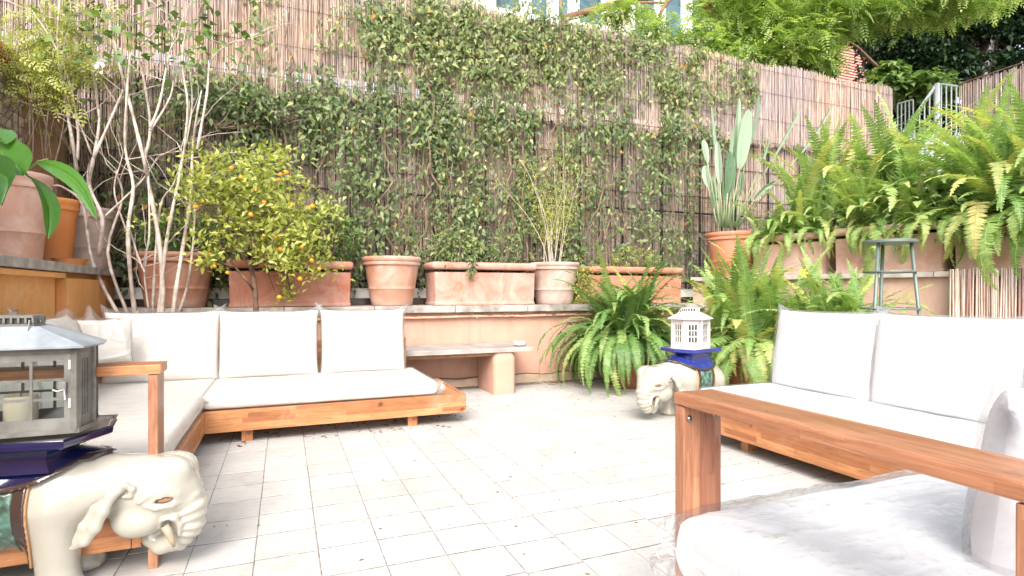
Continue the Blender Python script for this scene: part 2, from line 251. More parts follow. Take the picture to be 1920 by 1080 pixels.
# ------------------------------------------------------------------ object helpers
def tag(o, label=None, cat=None, group=None, kind=None):
    if label: o['label'] = label
    if cat: o['category'] = cat
    if group: o['group'] = group
    if kind: o['kind'] = kind
    return o
def link(name, me, parent=None, loc=None):
    o = bpy.data.objects.new(name, me); COL.objects.link(o)
    if parent is not None: o.parent = parent
    if loc is not None: o.location = loc
    return o
def thing(name, label, cat, loc=(0, 0, 0), rz=0, group=None):
    o = bpy.data.objects.new(name, None); COL.objects.link(o); o.empty_display_size = .1
    o.location = loc; o.rotation_euler = (0, 0, rz); return tag(o, label, cat, group)
def copy_tree(o, parent=None):
    c = o.copy(); COL.objects.link(c); c.parent = parent
    for ch in list(o.children): copy_tree(ch, c)
    return c
class G:
    """collects pieces of geometry for one mesh"""
    def __init__(s): s.v = []; s.f = []; s.a = []
    def add(s, V, F, rnd=.5):
        b = len(s.v); s.v.extend([tuple(p) for p in V]); s.f.extend([tuple(i + b for i in f) for f in F]); s.a.extend([rnd] * len(V) if not hasattr(rnd, '__len__') else list(rnd)); return s
    def box(s, c, d, rz=0, rnd=.5, R=None):
        x, y, z = d[0] / 2, d[1] / 2, d[2] / 2; V = [Vector((sx * x, sy * y, sz * z)) for sz in (-1, 1) for sy in (-1, 1) for sx in (-1, 1)]
        R = R or Matrix.Rotation(rz, 3, 'Z'); V = [R @ p + Vector(c) for p in V]
        return s.add(V, [(0, 2, 3, 1), (4, 5, 7, 6), (0, 1, 5, 4), (2, 6, 7, 3), (0, 4, 6, 2), (1, 3, 7, 5)], rnd)
    def tube(s, P, r, n=6, rnd=.5, cap=True):
        P = [Vector(p) for p in P]; k = len(P); R = r if hasattr(r, '__len__') else [r] * k; V = []; up = None
        for i in range(k):
            t = (P[min(i + 1, k - 1)] - P[max(i - 1, 0)]); t = t.normalized() if t.length > 1e-9 else Vector((0, 0, 1))
            if up is None: up = Vector((1, 0, 0)) if abs(t.x) < .8 else Vector((0, 1, 0))
            u = (up - t * up.dot(t)); u = u.normalized() if u.length > 1e-6 else t.orthogonal().normalized(); up = u; w = t.cross(u)
            for j in range(n): a = 2 * PI * j / n; V.append(P[i] + (u * math.cos(a) + w * math.sin(a)) * R[i])
        F = [(i * n + j, i * n + (j + 1) % n, (i + 1) * n + (j + 1) % n, (i + 1) * n + j) for i in range(k - 1) for j in range(n)]
        if cap: F += [tuple(range(n - 1, -1, -1)), tuple((k - 1) * n + j for j in range(n))]
        return s.add(V, F, rnd)
    def loft(s, rings, close=True, rnd=.5):
        n = len(rings[0]); V = [p for r in rings for p in r]
        F = [(i * n + j, i * n + (j + 1) % n, (i + 1) * n + (j + 1) % n, (i + 1) * n + j) for i in range(len(rings) - 1) for j in range(n)]
        if close: F += [tuple(range(n - 1, -1, -1)), tuple((len(rings) - 1) * n + j for j in range(n))]
        return s.add(V, F, rnd)
    def lathe(s, prof, n=40, c=(0, 0, 0), close=False):
        return s.loft([[(c[0] + r * math.cos(2 * PI * j / n), c[1] + r * math.sin(2 * PI * j / n), c[2] + z) for j in range(n)] for r, z in prof], close)
    def mesh(s, name, mat, smooth=False, angle=None):
        me = bpy.data.meshes.new(name); me.from_pydata(s.v, [], s.f); me.materials.append(M[mat])
        at = me.attributes.new('rnd', 'FLOAT', 'POINT'); at.data.foreach_set('value', s.a)
        if smooth: me.polygons.foreach_set('use_smooth', [True] * len(me.polygons))
        if angle: me.set_sharp_from_angle(angle=math.radians(angle))
        me.update(); return me
    def build(s, name, mat, parent=None, smooth=False, angle=None, bevel=0, loc=None):
        me = s.mesh(name, mat, smooth, angle)
        if bevel:
            bm = bmesh.new(); bm.from_mesh(me); bmesh.ops.bevel(bm, geom=bm.edges[:], offset=bevel, segments=2, affect='EDGES', profile=.6); bm.to_mesh(me); bm.free()
        return link(name, me, parent, loc)
def np_mesh(name, V, F, mat, rnd=None, smooth=False):
    V = np.asarray(V, dtype=np.float32); F = np.asarray(F, dtype=np.int32); n = len(F); k = F.shape[1]
    me = bpy.data.meshes.new(name); me.vertices.add(len(V)); me.vertices.foreach_set('co', V.ravel())
    me.loops.add(n * k); me.loops.foreach_set('vertex_index', F.ravel()); me.polygons.add(n)
    me.polygons.foreach_set('loop_start', np.arange(0, n * k, k, dtype=np.int32))
    if rnd is not None: me.attributes.new('rnd', 'FLOAT', 'POINT').data.foreach_set('value', np.asarray(rnd, dtype=np.float32))
    if smooth: me.polygons.foreach_set('use_smooth', np.ones(n, dtype=bool))
    me.materials.append(M[mat]); me.update(calc_edges=True); me.validate(); return me
def leaf_tpl(w=.42, fold=.12, droop=.18):
    return np.array([(0, 0, 0), (.38, -w / 2, fold), (.45, 0, 0), (.38, w / 2, fold), (1, 0, -droop)], dtype=np.float32), np.array([(0, 1, 4, 2), (0, 2, 4, 3)])
def frames(D, Nn):
    D = D / np.linalg.norm(D, axis=1, keepdims=True); Y = np.cross(Nn, D); Y /= (np.linalg.norm(Y, axis=1, keepdims=True) + 1e-9); Z = np.cross(D, Y); return D, Y, Z
def scatter(P, D, Nn, size, rnd, tpl=None):
    T, TF = tpl if tpl else leaf_tpl(); X, Y, Z = frames(D, Nn); size = np.asarray(size)[:, None, None]
    V = P[:, None, :] + size * (T[None, :, 0:1] * X[:, None] + T[None, :, 1:2] * Y[:, None] + T[None, :, 2:3] * Z[:, None])
    k = len(T); F = (np.arange(len(P)) * k)[:, None, None] + TF[None]
    return V.reshape(-1, 3), F.reshape(-1, TF.shape[1]), np.repeat(rnd, k)
def rv(n, s=(1, 1, 1)): return RS.normal(size=(n, 3)) * np.array(s)
def sprig_tpl(pairs=7, w=.16, L=.30):
    T, TF = leaf_tpl(.42, .05, .1); V = []; F = []; b = 0
    for i in range(pairs):
        for sgn in (-1, 1):
            a = sgn * 1.05; c, s_ = math.cos(a), math.sin(a); l_ = L * (1 - .5 * abs(i / pairs - .4)); p = np.array([(i + .5) / pairs, 0, -.25 * (i / pairs) ** 2])
            v = T * l_; v = np.stack([v[:, 0] * c - v[:, 1] * s_, v[:, 0] * s_ + v[:, 1] * c, v[:, 2]], 1) + p; V.append(v); F.append(TF + b); b += len(T)
    v = T * L + np.array([1, 0, -.25]); V.append(v); F.append(TF + b); return np.concatenate(V), np.concatenate(F)
def board(name, c, d, mat, parent, bevel=.003, rz=0):
    """one bevelled board, its origin at its own centre"""
    g = G(); g.box((0, 0, 0), d); o = g.build(name, mat, parent, bevel=bevel, loc=c); o.rotation_euler.z = rz; return o
def fnoise(p, s=1., oct=3):
    return noise.fractal(Vector(p) * s, 1.0, 2.0, oct)

# ------------------------------------------------------------------ the setting: ground, floor tiles, terrace behind
g = G(); g.add([(-60, -60, -.05), (80, -60, -.05), (80, 80, -.05), (-60, 80, -.05)], [(0, 1, 2, 3)]); tag(g.build('ground', 'soil'), kind='structure')
floor = G().add([(-1.6, -2.5, -.0018), (7.2, -2.5, -.0018), (7.2, 5.75, -.0018), (-1.6, 5.75, -.0018)], [(0, 1, 2, 3)]).build('floor', 'grout'); tag(floor, kind='structure')
TX, TY, X0, Y0 = .2265, .2305, -.33, 1.83
def tile_me(dx, dy, seed):
    rr = random.Random(seed); x, y = TX / 2 - .0020 + dx, TY / 2 - .0058 + dy; b = .0012; j = lambda: rr.uniform(-.0009, .0009)
    lo = [(-x, -y, -.012), (x, -y, -.012), (x, y, -.012), (-x, y, -.012)]; mid = [(px + j(), py + j(), -b) for px, py, _ in lo]; top = [(px * (1 - b / x), py * (1 - b / y), j() * .4) for px, py, _ in mid]
    return G().loft([lo, mid, top]).mesh('tile', 'tile')
tms = [tile_me(0, 0, k) for k in range(7)]
cells = []
for i in range(-6, 32):
    off = RS.uniform(-.5, .5) * TY if i < 0 else (random.choice((0, 0, .5)) * TY if i > 9 else RS.uniform(-.01, .01))
    for j in range(-19, 18):
        x = X0 + (i + .5) * TX; y = Y0 + (j + .5) * TY + off
        if y > 5.72 - TY / 2 or x > 6.8: continue
        w = x * CF[0] + y * CF[1]; s_ = x * CR[0] + y * CR[1]
        vis = w > .8 and abs(s_ / w) < .98 and 548 + 1048 / max(w, .1) < 1120
        hid = (x < -.55 and y > 2.2) or (x > 2.8 and y < 3.2) or (y > 4.25 and x < 1.1) or (x > 4.9)
        cells.append(((0 if vis and not hid else 1), math.hypot(x, y), x, y))
cells.sort(); rest = G(); nt = 0
for hidf, dist, x, y in cells:
    z = random.uniform(-.0003, .0007)
    if not hidf and nt < 298:
        o = link('tile', tms[nt % 7], floor, (x, y, z)); o.rotation_euler = (random.uniform(-.001, .001), random.uniform(-.001, .001), PI * (nt % 2)); nt += 1
    else:
        rest.box((x, y, z - .006), (TX - .0052, TY - .009, .012))
tag(rest.build('tile_field', 'tile', floor), kind='stuff')
g = G(); g.box((8.2, 2.0, .45), (4.6, 9.0, 1.2)); g.box((4, 26, 1.0), (60, 38, 2.0)); tag(g.build('terrace_ground', 'soil'), kind='structure')

# debris on the floor: crumbs, dry leaflets, twigs
g = G()
for k in range(260):
    x, y = random.uniform(-.3, 4.4), random.uniform(1.6, 5.6)
    if random.random() < .55: y = random.uniform(4.4, 5.6); x = random.uniform(1.2, 4.2)
    a = random.uniform(0, PI); l_ = random.uniform(.004, .016); g.box((x, y, .003), (l_, l_ * random.uniform(.2, .5), .003), a)
for k in range(90):
    x, y = random.uniform(-.4, 1.3), random.uniform(4.0, 4.5); a = random.uniform(0, PI); l_ = random.uniform(.006, .03); g.box((x, y, .003), (l_, l_ * .35, .004), a)
tag(g.build('leaf_litter', 'twig'), 'dry crumbs and leaflets scattered over the pale floor tiles', 'litter', kind='stuff')
g = G()
for k in range(7):
    p = Vector((2.75 + random.uniform(-.25, .25), 5.45 + random.uniform(-.1, .1), .01)); P = [p]
    for q in range(6): p = p + Vector((random.uniform(.0, .09), random.uniform(-.05, .04), random.uniform(-.005, .01))); p.z = max(.006, p.z); P.append(p)
    g.tube(P, .003, 4)
tag(g.build('dry_twigs', 'twig'), 'dry dark twigs lying on the tiles at the foot of the peach wall', 'twigs')

# ------------------------------------------------------------------ back wall with coping, pipe, kerb
bw = thing('garden_wall', 'low peach plastered back wall with weathered stone coping', 'wall', (0, 5.7, 0))
def wbox(name, c, d, mat, parent, bevel=.006): return board(name, c, d, mat, parent, bevel)
wbox('wall_body', (1.65, .30, .395), (6.6, .6, .79), 'plaster', bw, 0)
for k in range(8):   # coping stones, butted
    wbox('coping_stone', (-1.24 + k * .825, .27, .825), (.819, .74, .07), 'coping', bw, .006)
wbox('skirting', (1.65, -.025, .047), (6.6, .045, .094), 'kerb', bw, .008)
g = G(); P = [(-.6 + k * .3, 5.655, .745 + .004 * math.sin(k * 1.7)) for k in range(17)]; g.tube(P, .013, 8)
for k in range(0, 17, 4): g.box((P[k][0] + .1, 5.665, .745), (.02, .03, .034))
tag(g.build('wall_pipe', 'pipe', smooth=True, angle=40), 'thin peach painted pipe clipped along the wall under the coping', 'pipe')
g = G(); g.tube([(1.35 + k * .1, 5.6 + .012 * math.sin(k * 2.1), .105 + .012 * math.sin(k * 1.3)) for k in range(20)], .005, 5)
tag(g.build('floor_cable', 'rubber', smooth=True), 'thin dark cable running on the kerb along the foot of the peach wall', 'cable')
g = G()
for k in range(60):
    x = random.uniform(.9, 3.9); p = Vector((x, 5.62, .775)); P = [p]
    for q in range(4): p = p + Vector((random.uniform(-.06, .08), random.uniform(-.02, .02), random.uniform(-.02, .012))); P.append(p)
    g.tube(P, .0022, 3)
tag(g.build('dry_tendrils', 'twig'), 'dry vine tendrils hanging along the edge under the stone coping', 'tendrils', kind='stuff')
wk = thing('low_kerb', 'low dark footing with white painted course behind the pots', 'kerb', (0, 6.22, .86))
wbox('footing', (3.0, .08, .035), (11.4, .12, .07), 'brown_glaze', wk, 0); wbox('white_course', (3.0, .11, .13), (11.4, .1, .11), 'white_stone', wk, 0)

# bench: slab, board, rounded pedestal
b = thing('wall_bench', 'stone slab bench on rounded peach pedestal against the back wall', 'bench', (1.5, 5.35, 0))
def slab_pts(x0, x1, y0, y1, n=22):
    pts = []; rr = random.Random(3)
    for k in range(n): pts.append((x0 + (x1 - x0) * k / (n - 1), y0 + rr.uniform(-.004, .004)))
    pts += [(x1 + .02, y0 + .05), (x1 + .03, y0 + .2), (x1 + .01, y1)]; pts += [(x0, y1)]; return pts
sp = slab_pts(-.75, .80, -.27, .33)
G().loft([[(x, y, .415) for x, y in sp], [(x, y, .452) for x, y in sp], [(x * .997, y * .99, .457) for x, y in sp]]).build('slab', 'stone_slab', b)
board('under_board', (-.15, -.02, .395), (1.15, .40, .036), 'bark_red', b, .004)
for xx in (.50, -.62):
    rings = []
    for k in range(9):
        z = .414 * k / 8; e = .012 * (1 - math.sin(PI * min(1, k / 8 + .0))) ; rr = .045
        hx, hy = .115 - (.02 if k == 8 else 0), .265 - (.02 if k == 8 else 0); ring = []
        for q, (cx, cy) in enumerate(((1, -1), (1, 1), (-1, 1), (-1, -1))):
            for a in range(5):
                an = -PI / 2 + q * PI / 2 + a * PI / 8; ring.append((xx + cx * (hx - rr) + rr * math.cos(an), cy * (hy - rr) + rr * math.sin(an), z))
        rings.append(ring)
    G().loft(rings).build('pedestal', 'plaster', b, smooth=True, angle=50)
ash = G(); ash.lathe([(.0, .004), (.045, .004), (.062, .012), (.07, .035), (.064, .035), (.055, .014), (0, .012)], 24)
M['crystal'] = m_plain('cut_glass', (.72, .74, .76), .08, .3, 1.0, .8, 90, .3)
o = ash.build('ashtray', 'crystal', loc=(2.20, 5.20, .458), smooth=True, angle=35); tag(o, 'small cut glass ashtray near the end of the stone bench', 'ashtray')
for k in range(7):
    a = k * .9; G().box((.05 * math.cos(a), .05 * math.sin(a), .040), (.02, .012, .016), a).build('rim_stud', 'crystal', o, bevel=.002)

# ------------------------------------------------------------------ pots
def pot(name, label, cx, cy, z, R, H, mat, rz=0, group=None, bands=True, soil=True, tilt=0, rb=.72):
    t = thing(name, label, 'flower pot', (cx, cy, z), rz, group)
    r0 = R * rb; rim = H * .17; g = G()
    prof = [(0, 0), (r0 * .96, 0), (r0, .01)]
    for k in range(1, 9): u = k / 8; prof.append((r0 + (R * .90 - r0) * u ** .92, .01 + (H - rim - .01) * u))
    if bands: prof.insert(6, (prof[5][0] + .008, prof[5][1] + .012)); prof.insert(7, (prof[5][0] + .003, prof[5][1] + .022))
    g.lathe(prof, 48); g.build('pot_body', mat, t, smooth=True, angle=50)
    zz = H - rim; rp = [(R * .86, zz - .004), (R * .95, zz), (R * .97, zz + rim * .25), (R * .95, zz + rim * .36), (R * .985, zz + rim * .5), (R, zz + rim * .75), (R * .985, H - .004), (R * .95, H), (R * .86, H), (R * .84, H - .02), (R * .83, zz - .02)]
    G().lathe(rp, 48).build('rim', mat, t, smooth=True, angle=60)
    if soil: G().lathe([(0, H - .035), (R * .84, H - .045)], 24).build('soil', 'soil', t)
    return t
def rrect(hx, hy, r, z, n=4):
    out = []
    for q, (sx, sy) in enumerate(((1, -1), (1, 1), (-1, 1), (-1, -1))):
        for a in range(n + 1):
            an = -PI / 2 + q * PI / 2 + a * PI / 2 / n; out.append((sx * (hx - r) + r * math.cos(an), sy * (hy - r) + r * math.sin(an), z))
    return out
def trough(label, cx, cy, z, L, Wd, H, mat, rz=0, group=None):
    t = thing('planter_trough', label, 'planter', (cx, cy, z), rz, group); hx, hy = L / 2, Wd / 2; k = .965; rim = .075
    r = [rrect(hx * k - .012, hy * k - .012, .02, 0), rrect(hx * k, hy * k, .02, .006), rrect(hx * k, hy * k, .02, .03), rrect(hx * k - .007, hy * k - .007, .018, .036)]
    for u in (.3, .6, .9): r.append(rrect(hx * (k + .018 * u) - .007, hy * (k + .03 * u) - .007, .018, .036 + (H - rim - .036) * u))
    G().loft(r).build('trough_body', mat, t, smooth=True, angle=40)
    z0 = H - rim; q = [(-.022, z0 - .006), (-.006, z0), (.004, z0 + .02), (.006, z0 + .045), (0, H - .008), (-.014, H), (-.045, H), (-.05, H - .05)]
    G().loft([rrect(hx + a, hy + a, .03, b_) for a, b_ in q], False).build('rim', mat, t, smooth=True, angle=60)
    G().add(rrect(hx - .05, hy - .05, .02, H - .03), [tuple(range(20))]).build('soil', 'soil', t)
    return t
for k, (c, w, pl) in enumerate((((.40, .17, .10), .4, (.52, .37, .30)), ((.42, .145, .08), .5, (.54, .33, .27)), ((.45, .205, .125), .55, (.56, .43, .36)), ((.44, .18, .115), .6, (.58, .40, .34)),
                                ((.40, .25, .19), .7, (.54, .43, .38)), ((.44, .18, .105), .3, (.56, .38, .30)), ((.50, .185, .09), .25, (.58, .34, .24)), ((.49, .26, .19), .6, (.60, .44, .38)),
                                ((.54, .19, .05), .2, (.60, .30, .14)), ((.45, .23, .155), .55, (.56, .40, .33)), ((.34, .12, .065), .1, (.42, .19, .11)))):
    M['t%d' % k] = m_terra('terracotta_%d' % k, c, w, k * 3.1, pl)
PY = 5.98
pot('terracotta_pot', 'wide dull brown terracotta pot with leafy bush, left of the long red trough', -.93, PY, .86, .335, .50, 't0')
trough('long red terracotta trough behind the little orange tree', .07, PY, .86, 1.13, .46, .445, 't1')
pot('terracotta_pot', 'upright terracotta pot with white lime stained foot, between the two long troughs', 1.06, PY, .86, .31, .51, 't2', bands=True, rb=.68)
trough('pink terracotta trough with lime bloom, above the stone bench', 2.05, PY, .86, 1.20, .46, .465, 't3')
pot('terracotta_pot', 'mauve weathered pot holding pale willowy stems, beside the pink trough', 2.98, PY, .86, .30, .49, 't4')
trough('terracotta trough half hidden behind the big floor fern', 4.02, PY, .86, 1.36, .46, .45, 't5')

# left ledge ---------------------------------------------------------
lw_ = thing('ledge_wall', 'peach plastered ledge wall on the left, toned orange for shade, with mossy stone shelf', 'wall', (-1.46, 0, 0))
wbox('wall_body', (-.5, 3.3, .57), (1.0, 5.8, 1.14), 'plaster_shade', lw_, 0)
wbox('pilaster', (.035, 5.2, .55), (.07, .9, 1.10), 'plaster_shade', lw_, .01); wbox('moulding', (.03, 2.75, 1.115), (.06, 4.0, .035), 'plaster_shade', lw_, .004)
for k in range(7): wbox('coping_stone', (-.47, .80 + k * .84, 1.17), (1.1, .834, .06), 'coping', lw_, .008)
pot('terracotta_pot', 'largest pale pinkish pot on the left ledge at the frame edge', -1.79, 5.00, 1.20, .235, .64, 't9', rb=.72)
pot('terracotta_pot', 'bright orange pot between two pale pots on the left ledge', -1.71, 5.50, 1.20, .18, .54, 't8', rb=.66, bands=False)
pot('terracotta_pot', 'squat dull terracotta pot farthest back on the left ledge', -1.62, 5.93, 1.20, .23, .53, 't4', rb=.74)
o = G().lathe([(0, 0), (.085, 0), (.115, .05), (.12, .055), (.11, .055), (.085, .015), (0, .012)], 32).build('pot_saucer', 't8', smooth=True, angle=40, loc=(-1.53, 5.28, 1.202))
tag(o, 'small orange clay saucer on the left ledge beside the orange pot', 'saucer')

# right ledge wall -----------------------------------------------------
WA = math.radians(15.5); UU = Vector((math.sin(WA), -math.cos(WA), 0)); NN = Vector((-math.cos(WA), -math.sin(WA), 0)); W0 = Vector((4.90, 5.69, 0)); RZ = math.atan2(UU.y, UU.x)
def onwall(t, inn, z): return W0 + UU * t - NN * inn + Vector((0, 0, z))
def wall_t(px):
    d = ray(px, 548); A = Matrix(((d.x, -UU.x), (d.y, -UU.y))); s = A.inverted() @ Vector((W0.x, W0.y)); return s[1]
rw = thing('ledge_wall', 'overexposed peach ledge wall on the right carrying the fern troughs', 'wall', W0, RZ)
wbox('wall_body', (2.45, .5, .57), (5.1, 1.0, 1.14), 'plaster_lit', rw, 0)
wbox('wall_return', (2.9, -.03, .53), (.02, .06, 1.06), 'plaster_lit', rw, 0)
for k in range(6): wbox('coping_stone', (.33 + k * .86, .46, 1.165), (.854, 1.04, .05), 'kerb' if k % 3 == 1 else 'coping', rw, .006)
M['coping_pale'] = m_speckle('pale_coping', (.36, .31, .27), (.58, .51, .45), 6, .9, .4, 45)
for c in rw.children:
    if c.name.startswith('coping'): c.data.materials[0] = M['coping_pale']
tq = [wall_t(p) for p in (1296, 1396, 1400, 1537, 1556, 1768, 1780)]
p0 = onwall((tq[0] + tq[1]) / 2 + .02, .33, 1.19); strel_at = p0
pot('terracotta_pot', 'clean orange pot holding the tall strelitzia at the corner of the right ledge', p0.x, p0.y, 1.19, .335, .56, 't6', rb=.72)
def rtrough(label, ta, tb, mat, H=.47): 
    c = onwall((ta + tb) / 2, .30, 1.19); trough(label, c.x, c.y, 1.19, tb - ta, .48, H, mat, RZ); return c
f1 = rtrough('pale terracotta trough of ferns next to the strelitzia pot', tq[2] + .02, tq[3], 't7')
f2 = rtrough('pale terracotta trough of ferns behind the tall metal stool', tq[4], tq[5], 't7', .48)
f3 = rtrough('pale terracotta trough of trailing ferns above the reed mat', tq[6], tq[6] + 1.05, 't7', .50)
# black hose over the last trough
g = G(); P = [onwall(tq[6] + .62, .06, 1.75), onwall(tq[6] + .60, .02, 1.70), onwall(tq[6] + .58, -.02, 1.55), onwall(tq[6] + .64, -.03, 1.40), onwall(tq[6] + .74, -.03, 1.28), onwall(tq[6] + .9, -.02, 1.2)]
g.tube(P, .009, 8); tag(g.build('garden_hose', 'rubber', smooth=True), 'thin black irrigation hose curling over the rightmost fern trough', 'hose')

# reeds ---------------------------------------------------------------
def reeds(n, f_pos, z0f, z1f, r=.0055, jit=.006, lean=.006, segs=3):
    """many three-sided canes; f_pos(u) -> point and normal along the run, u 0..1"""
    V = []; F = []; A = []; b = 0
    for i in range(n):
        u = (i + random.uniform(-.3, .3)) / n; p = f_pos(u); zz0, zz1 = z0f(u), z1f(u); q = random.random(); rr = r * random.uniform(.7, 1.35); ox, oy = random.uniform(-jit, jit), random.uniform(-jit, jit)
        lx = random.gauss(0, lean); ph = random.uniform(0, 6)
        for k in range(segs + 1):
            t = k / segs; z = zz0 + (zz1 - zz0) * t
            for a in range(3):
                an = ph + a * 2.0944; V.append((p[0] + ox + lx * (t - .5) * 2 + .004 * math.sin(k * 2 + ph) + rr * math.cos(an), p[1] + oy + rr * math.sin(an), z)); A.append(q)
        for k in range(segs):
            for a in range(3): F.append((b + k * 3 + a, b + k * 3 + (a + 1) % 3, b + k * 3 + 3 + (a + 1) % 3, b + k * 3 + 3 + a))
        b += 3 * (segs + 1)
    return V, F, A
fen = thing('reed_fence', 'tall upper reed screen fixed above the creeper covered railing', 'fence', (-2.4, 6.25, 3.1))
def zc(u): return 3.05 + .22 * u
V, F, A = reeds(2500, lambda u: (u * 11.8, 0), lambda u: zc(u) - 3.1 + random.gauss(0, .03) - .03, lambda u: 1.25 + .03 * math.sin(u * 40) + random.gauss(0, .018) + .03, .0042)
o = link('reed_canes', np_mesh('reed_canes', V, F, 'reed_up', A), fen); tag(o, kind='stuff')
for k, z in enumerate((.12, .45, .85, 1.18)):
    G().tube([(u * .59, -.016, z + .004 * math.sin(u * 2.2)) for u in range(21)], .0022, 4).build('binding_wire', 'iron', fen)
G().box((5.9, .03, .72), (11.8, .01, 1.02)).build('light_block_sheet', 'brown_glaze', fen)  # dark sheet added behind the canes to stop sky light seeping through
lf = thing('reed_fence', 'lower faded reed screen behind the pots and creepers', 'fence', (-2.4, 6.36, .9))
V, F, A = reeds(2500, lambda u: (u * 11.8, 0), lambda u: .13 + abs(random.gauss(0, .04)), lambda u: 2.16 + .22 * u + random.gauss(0, .02), .0042, .008, .015)
o = link('reed_canes', np_mesh('reed_canes', V, F, 'reed_low', A), lf); tag(o, kind='stuff')
for z in (.5, .95, 1.45, 1.9): G().tube([(u * .51, -.018, z + .01 * math.sin(u * 1.7)) for u in range(21)], .006, 4).build('cross_cane', 'vine_stem', lf)
G().box((5.9, .05, 1.2), (11.8, .01, 2.3)).build('light_block_sheet', 'brown_glaze', lf)  # added sheet, keeps sky light out of the gaps in the lower screen
rail = thing('iron_railing', 'dark iron railing with wire mesh in front of the lower reed screen', 'railing', (-2.4, 6.30, .86))
for k in range(17): G().tube([(k * .64 + .15, 0, .0), (k * .64 + .15, 0, 2.3)], .013, 6).build('rod', 'iron', rail)
for z in (.27, 1.25, 2.28): G().tube([(0, 0, z), (10.3, 0, z + (.16 if z > 2 else 0))], .013, 6).build('rail_bar', 'iron', rail)
g = G()
for k in range(200): g.tube([(k * .051, -.012, .05), (k * .051 + .002, -.012, 1.5)], .0016, 3)
for k in range(22): g.tube([(0, -.012, .05 + k * .068), (10.3, -.012, .05 + k * .068)], .0016, 3)
tag(g.build('wire_mesh', 'iron', rail), kind='stuff')
# reed mat in front of right ledge
mt = thing('reed_mat', 'pale upright reed mat hung on the right ledge wall by the sofa', 'mat', W0, RZ)
ta = wall_t(1806)
V, F, A = reeds(75, lambda u: (ta - .06 + u * 1.5, -.13), lambda u: .02, lambda u: 1.205 + random.gauss(0, .006), .009, .004, .005)
tag(link('reed_canes', np_mesh('reed_canes', V, F, 'reed_pale', A), mt), kind='stuff')
V, F, A = reeds(75, lambda u: (ta - .06 + u * 1.5, -.115), lambda u: .02, lambda u: 1.19, .009, .004, .004)
tag(link('reed_backing', np_mesh('reed_backing', V, F, 'reed_pale', A), mt), kind='stuff')
# far right fence beyond the gap, stairs railing
rf = thing('reed_fence', 'short reed fence at the far right above the ferns', 'fence', (9.5, 5.3, 3.0))
V, F, A = reeds(420, lambda u: (0, -u * 3.4), lambda u: -1.2, lambda u: 1.13 + random.gauss(0, .02) + .1 * u, .007)
tag(link('reed_canes', np_mesh('reed_canes', V, F, 'reed_up', A), rf), kind='stuff')
G().box((.04, -1.7, 0), (.01, 3.4, 2.2)).build('light_block_sheet', 'brown_glaze', rf)  # added dark sheet blocking sky light between these canes too
G().tube([(-.02, 0, 1.16), (-.02, -3.4, 1.26)], .012, 5).build('top_cane', 'bark', rf)
st = thing('stair_railing', 'grey painted steel stair railing in the gap between the reed fences', 'railing', (0, 0, 0))
A0 = atd(1683, 265, 10.5); A1 = atd(1757, 157, 10.2); A2 = atd(1795, 162, 10.3); B0 = atd(1683, 195, 11.2); B1 = atd(1712, 187, 11.0)
G().tube([A0, A1], .03, 6).build('handrail', 'rail_grey', st); G().tube([A1, A2], .02, 6).build('handrail', 'rail_grey', st); G().tube([B0, B1], .016, 6).build('handrail', 'rail_grey', st)
G().tube([A1, Vector((A1.x, A1.y, 1.9))], .045, 8).build('newel_post', 'rail_grey', st)
for k in range(8):
    u = (k + .5) / 8; p = A0.lerp(A1, u); G().tube([p, (p.x, p.y, p.z - 1.1)], .012, 5).build('baluster', 'rail_grey', st)
for k in range(4):
    p = A1.lerp(A2, (k + .8) / 4); G().tube([p, (p.x, p.y, 2.2)], .012, 5).build('baluster', 'rail_grey', st)
for k in range(5):
    p = B0.lerp(B1, k / 4); G().tube([p, (p.x, p.y, 2.0)], .012, 5).build('baluster', 'rail_grey', st)
A3 = A0 - Vector((0, 0, .85)); A4 = A1 - Vector((0, 0, .85)); G().tube([A3, A4], .02, 6).build('bottom_rail', 'rail_grey', st)

# ------------------------------------------------------------------ left: brick wall, post
bk = thing('brick_wall', 'pale whitewashed brick wall behind the pots on the left', 'wall', (-2.06, 2.65, 1.20))
G().box((-.06, 1.6, .8), (.10, 3.2, 1.62)).build('wall_core', 'plaster_lit', bk)
M['brick'] = m_speckle('whitewashed_brick', (.62, .50, .42), (.80, .72, .64), 6, .9, .5, 40, third=(.60, .42, .34))
bm_ = G().box((0, 0, 0), (.03, .245, .072)).mesh('brick', 'brick'); b2 = bmesh.new(); b2.from_mesh(bm_); bmesh.ops.bevel(b2, geom=b2.edges[:], offset=.006, segments=1, affect='EDGES'); b2.to_mesh(bm_); b2.free()
for r in range(19):
    for c in range(13):
        o = link('brick', bm_, bk, (random.uniform(-.004, .006), .125 + c * .26 - (.13 if r % 2 else 0), .045 + r * .085)); o.rotation_euler = (random.gauss(0, .01), 0, random.gauss(0, .012))
for k in range(13):
    o = G().lathe([(.07, -.14), (.085, .14)], 10).build('ridge_tile', 't8', bk, loc=(0, .12 + k * .26, 1.66)); o.rotation_euler = (PI / 2, 0, 0)
po = thing('brick_pier', 'terracotta coloured square pier in the left corner behind bare branches', 'pillar', (-1.95, 6.08, .86))
wbox('shaft', (0, 0, .95), (.27, .27, 1.9), 'bark_red', po, .01); wbox('cap', (0, 0, 1.93), (.33, .33, .06), 't8', po, .01)
M['clay_pier'] = m_speckle('clay_pier', (.48, .24, .13), (.62, .36, .22), 5, .9, .4, 40); po.children[0].data.materials[0] = M['clay_pier']

